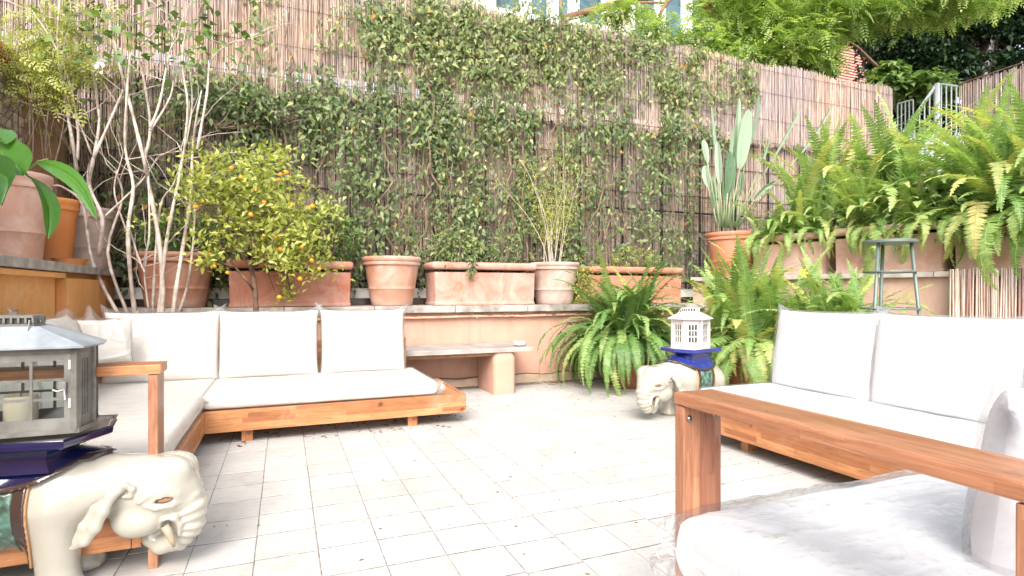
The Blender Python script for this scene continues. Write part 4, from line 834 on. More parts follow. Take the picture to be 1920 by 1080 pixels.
A_f = fern_set('leaf_fern', 8, .62); A_u = up_set('leaf_fern', 6, .70); A_d = droop_set('leaf_fern', 6, .62, .06)
B_f = fern_set('leaf_fern_dark', 8, .72, .045); B_d = droop_set('leaf_fern_dark', 6, .85, .045); B_u = up_set('leaf_fern_dark', 6, .80, .042)
def fern(label, loc, sets, n, spread, cat='fern', rz=0, sc=1.0, bias=None, group=None):
    t = thing('fern', label, cat, loc, rz, group)
    for k in range(n):
        st_ = random.choices(sets, weights=[s[1] for s in sets])[0][0]; me = random.choice(st_); o = link('frond', me, t, (random.uniform(-1, 1) * spread[0], random.uniform(-1, 1) * spread[1], random.uniform(-.03, .02)))
        a = random.uniform(0, 2 * PI) if bias is None or random.random() > bias[1] else random.gauss(bias[0], .8)
        o.rotation_euler = (random.gauss(0, .14), random.gauss(0, .16), a); s_ = sc * random.uniform(.6, 1.12); o.scale = (s_, s_, s_)
    return t
fpot = pot('terracotta_pot', 'red brown pot on the floor buried under the big drooping fern', 3.40, 5.08, .02, .25, .46, 't10', bands=False)
o = G().lathe([(0, 0), (.22, 0), (.25, .03), (.255, .035), (.24, .035), (.2, .012), (0, .01)], 32).build('pot_saucer', 't10', smooth=True, angle=40, loc=(3.40, 5.08, .001)); tag(o, 'clay saucer under the pot of the big drooping floor fern', 'saucer')
fern('large drooping dark green fern in the floor pot by the peach wall', (3.40, 5.06, .50), [(B_f, 3), (B_d, 3), (B_u, .7)], 380, (.17, .17), sc=1.38)
pot('terracotta_pot', 'brown floor pot behind the right sofa under the yellowish fern', 4.18, 4.15, 0, .24, .48, 't10', bands=False)
fern('yellowish green fern on the floor behind the left end of the right sofa', (4.18, 4.15, .48), [(A_f, 2), (A_u, 2), (A_d, 2.5)], 330, (.26, .26), sc=1.6)
pot('terracotta_pot', 'second brown floor pot behind the right sofa, nearer the ledge wall', 4.62, 3.65, 0, .22, .45, 't10', bands=False)
fern('bushy fern with yellow tips behind the right sofa near the stool', (4.62, 3.62, .46), [(A_f, 2), (A_u, 1), (A_d, 1)], 230, (.24, .24), sc=1.45)
bz = PI * .5
for c, lab, n, sc in ((f1, 'light green ferns filling the trough beside the strelitzia', 150, 1.08), (f2, 'light green ferns filling the trough behind the metal stool', 220, 1.22), (f3, 'tall trailing ferns filling the rightmost trough', 250, 1.85)):
    fern(lab, (c.x, c.y, 1.19 + .44), [(A_f, 3), (A_u, 2.5), (A_d, 1.6)], n, (.36, .12), rz=RZ, sc=sc, bias=(-PI / 2, .25))
c2 = onwall(tq[6] - .35, .62, 1.6)
fern('tall back row fern with arching tips behind the rightmost troughs', (c2.x, c2.y, 1.75), [(A_u, 3), (A_f, 1)], 190, (1.25, .25), rz=RZ, sc=2.1)
t = thing('trailing_fern', 'long single fronds hanging from the trough over the reed mat', 'fern', onwall(tq[6] + .12, .02, 1.66), RZ)
for k, (dx, sc, e) in enumerate(((0, 1.15, 0), (-.35, .9, .1), (.12, 1.0, -.1), (-.12, .8, 0), (.35, .8, .1), (-1.0, .8, 0), (-.8, .75, .2))):
    o = link('frond', A_d[k % 6], t, (dx, 0, 0)); o.rotation_euler = (0, .35 + e, -PI / 2 + random.gauss(0, .2)); o.scale = (sc, sc * 1.2, sc)
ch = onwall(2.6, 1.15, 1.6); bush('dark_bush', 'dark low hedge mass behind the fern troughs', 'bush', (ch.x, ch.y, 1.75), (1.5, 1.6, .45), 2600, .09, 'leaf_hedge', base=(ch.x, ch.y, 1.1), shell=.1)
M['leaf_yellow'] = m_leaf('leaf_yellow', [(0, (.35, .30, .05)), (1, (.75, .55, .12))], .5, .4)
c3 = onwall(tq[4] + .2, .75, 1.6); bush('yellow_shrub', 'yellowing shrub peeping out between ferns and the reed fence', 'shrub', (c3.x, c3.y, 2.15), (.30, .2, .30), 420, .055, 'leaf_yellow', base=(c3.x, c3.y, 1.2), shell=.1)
c4 = (4.45, 3.55, .85)
t = thing('yellow_flowers', 'few orange yellow blooms just above the right sofa back', 'flower', (4.3, 3.2, 0)); 
for k, (px, py, d) in enumerate(((1600, 592, 4.6), (1588, 598, 4.6), (1612, 600, 4.55), (1505, 512, 5.0))):
    c = atd(px, py, d) - Vector((4.3, 3.2, 0)); g = G()
    for a in range(6): an = a * PI / 3; g.add([c, c + Vector((.03 * math.cos(an - .3), -.01, .03 * math.sin(an - .3))), c + Vector((.055 * math.cos(an), -.02, .055 * math.sin(an))), c + Vector((.03 * math.cos(an + .3), -.01, .03 * math.sin(an + .3)))], [(0, 1, 2, 3)])
    g.build('bloom', 'flower', t); G().tube([c, (c.x * .8 + .1, c.y + .15, .45)], .003, 4).build('stalk', 'stem_green', t)

# ------------------------------------------------------------------ trees beyond the fence
def tree(label, trunk, clumps, mat, size, tpl, n_each, base, bark='bark', name='tree', drop=-.3):
    t = thing(name, label, 'tree', base); b0 = Vector(base); g = G()
    for P, r0, r1 in trunk: m = len(P); g.tube([Vector(p) - b0 for p in P], [r0 + (r1 - r0) * i / (m - 1) for i in range(m)], 8)
    g.build('trunk', bark, t, smooth=True); PP = []; g = G(); anchors = [Vector(p) for P, _, _ in trunk for p in P[1:]]
    for c, r, k in clumps:
        c = Vector(c); n = int(n_each * k); u = rv(n); u /= np.linalg.norm(u, axis=1, keepdims=True); rad = RS.rand(n) ** .45
        lump = np.array([1 + .6 * noise.noise(Vector(tuple(q * 1.8)) + c) for q in u]); pts = np.array(c) + u * (rad * lump)[:, None] * np.array(r); PP.append(pts)
        a = min(anchors, key=lambda q: (q - c).length); g.tube([a - b0, a.lerp(c, .5) - b0 + Vector((0, 0, .1)), c - b0], [.04, .03, .015], 5)
        for q in range(10): e = Vector(pts[RS.randint(n)]); g.tube([c - b0, c.lerp(e, .5) - b0 + Vector((0, 0, .05)), e - b0], [.014, .009, .004], 4)
    g.build('limbs', bark, t)['kind'] = 'stuff'; P = np.concatenate(PP); n = len(P); D = rv(n, (.8, .8, .3)) + np.array([0, 0, drop]); N = rv(n, (.35, .35, .2)) + np.array([0, -.2, 1])
    leaf_obj('crown', P - np.array(b0), D, N, RS.uniform(size * .7, size * 1.3, n), RS.beta(2, 2, n), mat, t, tpl); return t
def c_(px, py, D, rpx, rpy, k=1): c = atd(px, py, D); s = D / 1048.; return (c, (rpx * s, rpx * s, rpy * s), k)
DF = 9.6
tree('bright feathery locust tree leaning over the fence in front of the building', [([(5.2, 11.5, 1.5), (5.3, 10.8, 3.5), (5.2, 10, 6.5), atd(1300, -30, DF), atd(1325, 10, DF), atd(1360, 55, DF), atd(1405, 100, DF)], .12, .045), ([atd(1300, -30, DF), atd(1250, 5, DF), atd(1160, 4, DF)], .03, .015)],
     [c_(1450, 90, DF, 95, 55, 1.6), c_(1350, 130, DF, 80, 35, 1.1), c_(1290, 110, DF + .3, 60, 45, .6), c_(1540, 40, DF, 90, 50, 1.3), c_(1480, 10, DF, 110, 40, 1.2), c_(1620, 15, DF, 90, 36, 1.1), c_(1230, 60, DF, 45, 40, .35), c_(1420, 40, DF, 80, 40, .9), c_(1720, 0, DF, 90, 24, .8), c_(1800, 5, DF, 90, 20, .7), c_(1520, 110, DF, 50, 30, .7), c_(1160, 20, DF, 50, 22, .25), c_(1400, 115, DF, 60, 30, .8), c_(1330, 70, DF, 60, 40, .5), c_(1380, 0, DF, 90, 26, .7)],
     'leaf_bright', .24, sprig_tpl(6, .16, .30), 720, (5.2, 11.5, 1.0), 'bark_red', 'locust_tree')
DK = 15
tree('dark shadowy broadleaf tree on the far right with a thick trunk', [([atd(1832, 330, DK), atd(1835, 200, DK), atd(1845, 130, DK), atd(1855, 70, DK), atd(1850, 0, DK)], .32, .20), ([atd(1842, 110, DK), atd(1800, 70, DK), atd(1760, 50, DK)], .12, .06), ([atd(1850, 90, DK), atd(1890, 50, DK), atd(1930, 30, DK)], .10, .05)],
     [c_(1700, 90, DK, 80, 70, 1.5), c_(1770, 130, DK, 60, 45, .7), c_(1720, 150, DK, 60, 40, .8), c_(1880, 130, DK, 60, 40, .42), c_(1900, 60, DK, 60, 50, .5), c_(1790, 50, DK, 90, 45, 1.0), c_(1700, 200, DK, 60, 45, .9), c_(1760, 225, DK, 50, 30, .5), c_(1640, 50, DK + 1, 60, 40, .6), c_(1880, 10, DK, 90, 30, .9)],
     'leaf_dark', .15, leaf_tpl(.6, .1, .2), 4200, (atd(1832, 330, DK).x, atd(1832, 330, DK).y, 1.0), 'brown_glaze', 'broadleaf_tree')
tree('mid green maple foliage low between pink building and stair railing', [([atd(1600, 300, 12.5), atd(1620, 190, 12.5), atd(1650, 130, 12.5)], .09, .04)],
     [c_(1665, 140, 12.5, 30, 20, .5), c_(1720, 165, 12.5, 55, 28, .9), c_(1535, 150, 12, 30, 24, .5), c_(1660, 160, 12.5, 40, 22, .6), c_(1500, 150, 12, 60, 22, .6), c_(1770, 170, 12.5, 30, 20, .4), c_(1560, 60, 12, 24, 20, .2)], 'leaf_shrub', .17, leaf_tpl(.75, .1, .2), 1300, (atd(1600, 300, 12.5).x, atd(1600, 300, 12.5).y, 1.0), 'bark', 'maple_tree')
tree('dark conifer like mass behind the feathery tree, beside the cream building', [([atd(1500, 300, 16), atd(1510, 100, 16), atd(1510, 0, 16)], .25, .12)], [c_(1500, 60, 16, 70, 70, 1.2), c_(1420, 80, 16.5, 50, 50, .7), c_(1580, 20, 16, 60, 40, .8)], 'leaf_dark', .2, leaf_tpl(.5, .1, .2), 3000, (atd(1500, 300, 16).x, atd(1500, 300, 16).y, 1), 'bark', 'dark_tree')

# ------------------------------------------------------------------ tall metal stool behind the right sofa
sp_ = atd(1668, 548, 4.15); t = thing('metal_stool', 'tall narrow grey green metal stool behind the right sofa', 'stool', (sp_.x, sp_.y, 0)); SR = .175; SH = 1.385
o = G().lathe([(0, 0), (SR * .96, 0), (SR, .006), (SR, .02), (SR * .97, .026), (0, .022)], 40).build('seat', 'stool', t, smooth=True, angle=35, loc=(0, 0, SH - .026))
M['x'] = M['stool']
for k, a in enumerate((math.radians(205 - 22), math.radians(75 - 22), math.radians(-35 - 22))):
    G().tube([(SR * .75 * math.cos(a), SR * .75 * math.sin(a), SH - .02), (SR * 1.45 * math.cos(a), SR * 1.45 * math.sin(a), 0)], .0125, 8).build('leg', 'stool', t, smooth=True)
for z, r in ((1.15, .92), (.88, 1.06), (.45, 1.25)):
    g = G(); g.tube([(SR * r * math.cos(2 * PI * k / 30), SR * r * math.sin(2 * PI * k / 30), z) for k in range(31)], .008, 6); g.build('foot_ring', 'stool', t, smooth=True)

# ------------------------------------------------------------------ sofas
def arm(parent, c0, c1, zt, wdt, side, matA, matL, thick=.035):
    """arm frame along x or y with two broad legs; c0, c1 are the ends"""
# corner sofa (left)
cs = thing('corner_sofa', 'low L-shaped acacia wood sofa along the left and back walls', 'sofa', (-.45, 4.1, 0))
def sb(name, x0, x1, y0, y1, z0, z1, mat, par, org=(-.45, 4.1, 0), bevel=.003): return board(name, ((x0 + x1) / 2 - org[0], (y0 + y1) / 2 - org[1], (z0 + z1) / 2 - org[2]), (x1 - x0, y1 - y0, z1 - z0), mat, par, bevel)
sb('front_board', -.48, 1.285, 4.085, 4.115, .085, .225, 'wood_x', cs); sb('end_board', 1.257, 1.287, 4.117, 4.93, .085, .225, 'wood_y', cs)
sb('front_board', -.505, -.475, 2.36, 4.083, .085, .225, 'wood_y', cs); sb('end_board', -1.36, -.507, 2.36, 2.39, .085, .225, 'wood_x', cs)
for k in range(9): sb('deck_slat', -1.36, 1.255, 4.12 + k * .09, 4.12 + k * .09 + .088, .198, .222, 'wood_x', cs, bevel=.002)
for k in range(18): sb('deck_slat', -1.36, -.51, 2.395 + k * .095, 2.395 + k * .095 + .09, .198, .222, 'wood_x', cs, bevel=.002)
for x, y in ((-.23, 4.18), (.89, 4.18), (.89, 4.8), (-.23, 4.8), (-.56, 3.3), (-1.2, 3.3), (-1.2, 4.7), (1.1, 4.8), (-1.2, 2.5)): sb('foot', x - .035, x + .035, y - .03, y + .03, 0, .084, 'wood_z', cs)
sb('arm_post', -.455, -.425, 2.36, 2.48, .0, .702, 'wood_leg', cs); sb('arm_post', -1.36, -1.33, 2.36, 2.48, .0, .702, 'wood_leg', cs); sb('arm_rail', -1.37, -.415, 2.355, 2.485, .704, .738, 'wood_x', cs)
sb('back_rail', -1.39, -1.362, 2.4, 4.95, .2, .6, 'wood_y', cs); sb('back_rail', -1.36, 1.0, 4.935, 4.965, .23, .6, 'wood_x', cs)
# right sofa
rs = thing('sofa', 'long low acacia wood sofa along the right ledge wall', 'sofa', (2.62, 3.1, 0)); og = (2.62, 3.1, 0)
sb('front_board', 2.60, 2.63, .55, 3.12, .085, .232, 'wood_y', rs, og); sb('end_board', 2.632, 3.5, 3.09, 3.12, .085, .232, 'wood_x', rs, og); sb('back_rail', 3.50, 3.53, .55, 3.1, .2, .6, 'wood_y', rs, og)
for k in range(26): sb('deck_slat', 2.635, 3.49, .6 + k * .095, .6 + k * .095 + .09, .2, .226, 'wood_x', rs, og, bevel=.002)
for x, y in ((2.74, 2.72), (3.4, 2.72), (2.74, 1.2), (3.4, 1.2)): sb('foot', x - .045, x + .045, y - .03, y + .03, 0, .084, 'wood_z', rs, og)
# near sofa
ns = thing('sofa', 'near acacia wood sofa with broad flat arm in the right foreground', 'sofa', (.95, 1.2, 0)); og = (.95, 1.2, 0)
sb('front_board', .96, 2.45, 1.165, 1.195, .085, .26, 'wood_x', ns, og); sb('arm_rest', .95, 1.08, .425, 1.205, .706, .738, 'wood_arm', ns, og, bevel=.006)
sb('arm_post', .953, 1.077, 1.168, 1.202, .0, .704, 'wood_leg', ns, og); sb('arm_post', .953, 1.077, .428, .462, .0, .704, 'wood_leg', ns, og); sb('end_board', .955, .985, .464, 1.164, .085, .24, 'wood_y', ns, og)
for k in range(8): sb('deck_slat', .99, 2.45, .46 + k * .088, .46 + k * .088 + .084, .22, .246, 'wood_x', ns, og, bevel=.002)
sb('back_rail', .99, 2.45, .41, .44, .2, .6, 'wood_x', ns, og); sb('end_board', 2.452, 2.482, .41, 1.195, .085, .26, 'wood_y', ns, og)
for x in (1.3, 2.2): sb('foot', x - .03, x + .03, 1.06, 1.12, 0, .084, 'wood_z', ns, og)
for x, z in ((.972, .672), (1.055, .676)):
    o = G().lathe([(0, .006), (.005, .006), (.0075, .004), (.009, 0)], 16).build('bolt', 'screw', ns, smooth=True, loc=(x - .95, 1.1675 - 1.2, z)); o.rotation_euler = (PI / 2, 0, 0)
    o2 = G().lathe([(.0032, 0), (.0030, .001), (0, .001)], 6).build('hex_socket', 'rubber', o, loc=(0, 0, .0055))

# ------------------------------------------------------------------ cushions
def cushion(label, w, h, th, mat='fabric', kind='back', seed=0, film='film', puff=.012, tails=(), amp=.008, cat='cushion', group=None, nx=34, ny=34, crump=1.0):
    """pillow in its own x (width) z (height) plane, thickness y; origin at the foot centre"""
    name = 'back_cushion' if kind == 'back' else 'seat_cushion'
    t = thing(name, label, cat, (0, 0, 0), 0, group); sv_ = Vector((seed * 7.3, seed * 3.1, seed))
    def surf(off, wr, tail, ns):
        V = []; F = []; nxx, nyy = int(nx * ns), int(ny * ns)
        for s in (-1, 1):
            for j in range(nyy + 1):
                for i in range(nxx + 1):
                    u = -1 + 2 * i / nxx; v = -1 + 2 * j / nyy
                    if kind == 'seat': u = math.sin(PI / 2 * u) * .35 + math.sin(PI / 2 * math.sin(PI / 2 * u)) * .65; v = math.sin(PI / 2 * v) * .35 + math.sin(PI / 2 * math.sin(PI / 2 * v)) * .65
                    if kind == 'back':
                        prof = (max(0, 1 - abs(u) ** 3.2) ** .42) * (max(0, 1 - abs(v) ** 3.2) ** .42); y = s * (th / 2 * prof + off * .6)
                        pin = 1 - .028 * (1 - u * u) * v * v * 0 ; x = u * w / 2 * (1 - .035 * (1 - abs(v) ** 4) * abs(u) ** 6) + u * off; z = v * h / 2 * (1 - .045 * (1 - abs(u) ** 4) * abs(v) ** 6) + v * off
                        y += -.10 * th * max(0, -v) * s * 0
                    else:
                        e = .985; pu = max(0, 1 - abs(u) ** (w / .022)) ** .34; pv = max(0, 1 - abs(v) ** (h / .022)) ** .34; y = s * (th / 2 * pu * pv * (1 + .04 * (1 - u * u) * (1 - v * v)) + off * .6); x = u * (w / 2 + off); z = v * (h / 2 + off)
                    p = Vector((x, y, z)); q = p * 3.2 + sv_ + Vector((0, s * 2, 0))
                    n1 = noise.noise(q) * .6 + noise.noise(q * 2.3) * .35
                    ridge = (1 - abs(noise.noise(Vector((x * 7, s * 3., z * 2.5)) + sv_)) * 3.0); r2 = (1 - abs(noise.noise(Vector((x * 4 + z * 6, s * 2., z * 9 - x * 3)) + sv_ * 2)) * 3.2)
                    d = n1 * wr + (max(0, ridge) ** 3 * .6 + max(0, r2) ** 3 * .5) * wr * crump
                    p.y += s * d; p.x += u * .5 * n1 * wr; p.z += v * .5 * n1 * wr
                    for (cu, cv, lx, lz) in tail:
                        f = max(0, 1 - math.hypot(u - cu, (v - cv)) / .30) ** 1.6
                        if f > 0: p.x += lx * f; p.z += lz * f + .012 * f * noise.noise(p * 14); p.y += .014 * f * noise.noise(p * 16 + sv_)
                    V.append(tuple(p))
        n1_ = (nxx + 1) * (nyy + 1)
        for s in (0, 1):
            for j in range(nyy):
                for i in range(nxx):
                    a = s * n1_ + j * (nxx + 1) + i; f = (a, a + 1, a + nxx + 2, a + nxx + 1); F.append(f if s == 0 else f[::-1])
        rim = [i for i in range(nxx + 1)] + [(j + 1) * (nxx + 1) - 1 for j in range(1, nyy + 1)] + [nyy * (nxx + 1) + i for i in range(nxx - 1, -1, -1)] + [j * (nxx + 1) for j in range(nyy - 1, 0, -1)]
        for k in range(len(rim)): a, b_ = rim[k], rim[(k + 1) % len(rim)]; F.append((b_, a, a + n1_, b_ + n1_))
        return V, F
    V, F = surf(0, amp * .45, (), 1); link('cushion_body', np_mesh('cushion_body', V, F, mat, None, True), t)
    V, F = surf(puff, amp, tails, 1.35); link('plastic_wrap', np_mesh('plastic_wrap', V, F, film, None, True), t)
    return t
def place_back(t, x, y, z, h, face, lean=.2):
    """face: rotation about z of the cushion's front (-y); leaning backwards"""
    R_ = Matrix.Rotation(face, 4, 'Z') @ Matrix.Rotation(-lean, 4, 'X') @ Matrix.Translation((0, 0, h / 2)); t.matrix_world = Matrix.Translation((x, y, z)) @ R_
def place_seat(t, x, y, z, rz=0): t.matrix_world = Matrix.Translation((x, y, z)) @ Matrix.Rotation(rz, 4, 'Z') @ Matrix.Rotation(-PI / 2, 4, 'X')
gb = 'cream back cushions in plastic on the corner sofa'
H_ = .545
for k, (x, w, lab, tl) in enumerate(((-.845, .76, 'wide cream cushion nearest the corner on the back sofa, wrapped in plastic', ((1, 1, .03, .05), (-1, 1, -.02, .05))), (-.11, .74, 'middle cream cushion on the back sofa wrapped in clear plastic', ((-1, 1, -.03, .04), (1, 1, .03, .055))), (.625, .70, 'rightmost cream cushion on the back sofa with plastic peaks at its corners', ((-1, 1, -.03, .055), (1, 1, .04, .05))))):
    c = cushion(lab, w, H_, .20, 'fabric', 'back', k + 1, tails=tl); place_back(c, x, 4.84, .315, H_, random.gauss(0, .015), .17)
for k, (y, lab) in enumerate(((3.95, 'cream cushion against the left wall nearest the corner, plastic peak on top'), (3.2, 'cream cushion against the left wall behind the near lantern'), (2.75, 'cream cushion against the left wall by the sofa arm'))):
    c = cushion(lab, .74 if k < 2 else .5, H_, .20, 'fabric', 'back', k + 11, tails=((1, 1, .02, .05), (-1, 1, -.02, .05)), amp=.012); place_back(c, -1.19, y, .315, H_, PI / 2, .15)
c = cushion('peak of loose clear plastic wrap bunched up over the corner cushions', .34, .30, .10, 'fabric', 'back', 21, tails=((-.3, 1, -.02, .10), (1, 1, .05, .05)), amp=.03); place_back(c, -1.13, 4.52, .52, .30, .5, .1)
c['label'] = 'small cream cushion in loose plastic standing in the corner of the L sofa'
c = cushion('long cream seat cushion of the back sofa under a plastic sheet', 1.56, .83, .105, 'fabric', 'seat', 31, puff=.010, tails=((1, -1, .045, -.02),), nx=84, ny=50, amp=.004); place_seat(c, .285, 4.525, .283)
c = cushion('cream seat cushion of the left arm of the corner sofa, hanging plastic edge', .86, 2.5, .11, 'fabric', 'seat', 33, puff=.012, nx=50, ny=110, amp=.006); place_seat(c, -.915, 3.66, .286)
for k, (y, lab) in enumerate(((2.67, 'leftmost big overexposed cushion on the right sofa'), (1.93, 'middle big overexposed cushion on the right sofa, plastic peak at its corner'), (1.19, 'overexposed cushion at the right frame edge on the right sofa'))):
    c = cushion(lab, .76, .56, .20, 'fabric_blown', 'back', k + 41, tails=((-1, 1, -.02, .035), (1, 1, .02, .02)), amp=.006); place_back(c, 3.28, y, .32, .56, -PI / 2 + random.gauss(0, .03), .16)
c = cushion('long overexposed seat cushion of the right sofa', 2.45, .86, .11, 'fabric_blown', 'seat', 51, puff=.010, nx=80, ny=34, amp=.006); place_seat(c, 3.07, 1.86, .287, PI / 2)
c = cushion('near seat cushion in shiny crumpled plastic in the right foreground', 1.50, .80, .17, 'fabric_n', 'seat', 61, film='film_big', puff=.018, tails=((-1, 1, -.05, -.01),), nx=100, ny=70, amp=.013, crump=.8); place_seat(c, 1.685, .775, .343)
c = cushion('near back cushion in clear plastic at the right frame edge', .74, .46, .19, 'fabric_n', 'back', 63, film='film_big', puff=.014, tails=((-1, 1, .02, .0),), amp=.009, crump=.5, nx=50, ny=50); place_back(c, 1.70, .70, .36, .44, PI, .10)

# ------------------------------------------------------------------ elephants: surface-net sculpt of a signed distance field
def surfnet(f, lo, hi, h):
    xs, ys, zs = [np.arange(lo[i], hi[i] + h, h, dtype=np.float32) for i in range(3)]; X, Y, Z = np.meshgrid(xs, ys, zs, indexing='ij'); D = f(X, Y, Z)
    s = D < 0; nx, ny, nz = D.shape; acc = np.zeros((nx - 1, ny - 1, nz - 1, 3), np.float32); cnt = np.zeros((nx - 1, ny - 1, nz - 1), np.float32); offs = [(0, 0, 0), (1, 0, 0), (0, 1, 0), (0, 0, 1), (1, 1, 0), (1, 0, 1), (0, 1, 1), (1, 1, 1)]
    c = lambda o: (slice(o[0], nx - 1 + o[0]), slice(o[1], ny - 1 + o[1]), slice(o[2], nz - 1 + o[2]))
    for a in offs:
        for ax in range(3):
            if a[ax] == 1: continue
            b_ = list(a); b_[ax] = 1; da, db = D[c(a)], D[c(b_)]; m = (da < 0) != (db < 0); t = np.where(m, da / (da - db + 1e-12), 0)
            for k in range(3): acc[..., k] += np.where(m, a[k] + (t if k == ax else 0), 0)
            cnt += m
    act = cnt > 0; idx = -np.ones(act.shape, np.int64); idx[act] = np.arange(act.sum()); I = np.argwhere(act); P = (I + acc[act] / cnt[act][:, None]) * h + np.array(lo); Fs = []
    for ax in range(3):
        o1, o2 = [(1, 2), (2, 0), (0, 1)][ax]; sl0 = [slice(1, -1)] * 3; sl0[ax] = slice(0, -1); sl1 = list(sl0); sl1[ax] = slice(1, None)
        a = s[tuple(sl0)]; b_ = s[tuple(sl1)]; m = a != b_; J = np.argwhere(m); 
        for k in range(3):
            if k != ax: J[:, k] += 1
        fl = a[m]; e1 = np.zeros(3, int); e1[o1] = 1; e2 = np.zeros(3, int); e2[o2] = 1; g = lambda q: idx[q[:, 0], q[:, 1], q[:, 2]]
        q = np.stack([g(J), g(J - e1), g(J - e1 - e2), g(J - e2)], 1); q[~fl] = q[~fl][:, ::-1]; Fs.append(q)
    F = np.concatenate(Fs); F = F[(F >= 0).all(1)]; return P, F
def smin(a, b_, k): hh = np.clip(.5 + .5 * (b_ - a) / k, 0, 1); return b_ + (a - b_) * hh - k * hh * (1 - hh)
def ell(X, Y, Z, c, r):
    q = np.sqrt(((X - c[0]) / r[0]) ** 2 + ((Y - c[1]) / r[1]) ** 2 + ((Z - c[2]) / r[2]) ** 2); return (q - 1) * min(r)
def cap(X, Y, Z, a, b_, r0, r1):
    a = np.array(a); d = np.array(b_) - a; L2 = (d ** 2).sum(); t = np.clip(((X - a[0]) * d[0] + (Y - a[1]) * d[1] + (Z - a[2]) * d[2]) / L2, 0, 1)
    return np.sqrt((X - a[0] - t * d[0]) ** 2 + (Y - a[1] - t * d[1]) ** 2 + (Z - a[2] - t * d[2]) ** 2) - (r0 + (r1 - r0) * t)
def chain(X, Y, Z, P, R_, k=.01):
    d = None
    for i in range(len(P) - 1):
        e = cap(X, Y, Z, P[i], P[i + 1], R_[i], R_[i + 1]); d = e if d is None else smin(d, e, k)
    return d
def torso(X, Y, Z):
    A = np.abs(Y); d = ell(X, Y, Z, (-.03, 0, .305), (.285, .155, .165)); d = smin(d, cap(X, A, Z, (.15, .075, .28), (.165, .082, .05), .085, .060), .05)
    d = smin(d, cap(X, A, Z, (-.21, .07, .26), (-.215, .08, .05), .095, .064), .06); d = smin(d, cap(X, A, Z, (.165, .082, .05), (.168, .083, .022), .062, .070), .012); d = smin(d, cap(X, A, Z, (-.215, .08, .05), (-.213, .081, .022), .066, .074), .012)
    d = smin(d, cap(X, Y, Z, (.16, 0, .33), (.38, 0, .325), .135, .105), .06); return np.maximum(d, -Z + .004)
def ele(X, Y, Z):
    A = np.abs(Y); d = torso(X, Y, Z); Z = Z + .024 * np.clip((X - .24) / .12, 0, 1); d = smin(d, ell(X, Y, Z, (.44, 0, .325), (.148, .115, .122)), .03); d = smin(d, ell(X, A, Z, (.50, .035, .40), (.07, .055, .05)), .03)
    d = smin(d, ell(X, A, Z, (.40, .065, .235), (.085, .055, .062)), .018)
    tr = chain(X, Y, Z, [(.53, 0, .33), (.553, 0, .25), (.548, 0, .185), (.515, 0, .135), (.46, 0, .118), (.425, 0, .142), (.43, 0, .172), (.452, 0, .172)], [.062, .060, .056, .047, .038, .030, .024, .018])
    ang = np.arctan2(Z - .20, X - .44); w = np.clip((X - .49) / .05, 0, 1) * np.clip((.335 - Z) / .03, 0, 1); tr = tr + .0030 * w * np.cos(ang * 26); d = smin(d, tr, .012)
    # brow ridge, eye slit
    d = smin(d, chain(X, A, Z, [(.425, .117, .315), (.455, .108, .338), (.50, .092, .342), (.535, .075, .325), (.555, .06, .295)], [.007, .010, .011, .010, .006]), .008)
    d = smin(d, chain(X, A, Z, [(.44, .110, .300), (.475, .104, .285), (.52, .084, .285), (.545, .067, .290)], [.006, .008, .008, .006]), .006)
    d = np.maximum(d, -ell(X, A, Z, (.50, .098, .309), (.032, .020, .011)))
    # mouth socket ring and tusk hole
    d = smin(d, chain(X, A, Z, [(.475, .072, .205), (.495, .078, .235), (.525, .07, .235), (.54, .062, .205), (.535, .06, .165)], [.008, .011, .012, .010, .007]), .008)
    d = np.maximum(d, -cap(X, A, Z, (.502, .085, .212), (.525, .082, .165), .020, .014))
    # ear: swept back flap with ridges, curled at the top
    ear = chain(X, A, Z, [(.375, .118, .372), (.345, .134, .350), (.325, .147, .300), (.305, .155, .245), (.275, .156, .195), (.235, .150, .165)], [.013, .017, .019, .019, .016, .009], .012)
    ear = smin(ear, chain(X, A, Z, [(.340, .120, .350), (.300, .140, .30), (.27, .150, .24), (.245, .150, .19)], [.010, .014, .014, .010], .012), .008)
    d = smin(d, ear, .006); d = smin(d, chain(X, A, Z, [(.350, .128, .376), (.385, .124, .384), (.405, .118, .365), (.398, .116, .342), (.378, .120, .340)], [.009, .010, .010, .009, .006]), .005)
    for k in range(3):
        o_ = .012 * k; d = np.maximum(d, -chain(X, A, Z, [(.335 - o_, .158 - o_ * .2, .352 - o_ * .5), (.312 - o_, .176, .30), (.290 - o_, .181 - o_ * .2, .245), (.262 - o_ * .5, .176 - o_ * .2, .195)], [.003, .0042, .0042, .003]))
    for s_ in (-.022, 0, .022): d = smin(d, ell(X, A, Z, (.222, .082 + s_, .018), (.014, .012, .014)), .004)
    return d
print('sculpt')
P, F = surfnet(ele, (-.34, -.20, -.012), (.64, .20, .49), .0052); body_me = np_mesh('elephant_body', P, F, 'cream', None, True)
def skirt_z(X, Y): return .452 - .075 * np.clip(1 - (X / .235) ** 2, 0, 1) - .0 * X
def fabric(X, Y, Z): return torso(X, Y, Z) - .011
def drape(X, Y, Z): return np.maximum(np.maximum(fabric(X, Y, Z) - .004, skirt_z(X, Y) - Z), np.abs(X) + .5 * np.abs(Y) - .325)
def drape_edge(X, Y, Z): return np.maximum(np.maximum(fabric(X, Y, Z) - .008, np.abs(Z - skirt_z(X, Y)) - .010), np.abs(X) + .5 * np.abs(Y) - .30)
def border(X, Y, Z): return np.maximum(np.maximum(fabric(X, Y, Z) + .001, Z - skirt_z(X, Y) - .002), np.maximum(np.abs(X) - .105, .10 - Z))
def panel(X, Y, Z): return np.maximum(np.maximum(fabric(X, Y, Z) - .003, Z - skirt_z(X, Y) + .012), np.maximum(np.abs(X) - .066, .125 - Z))
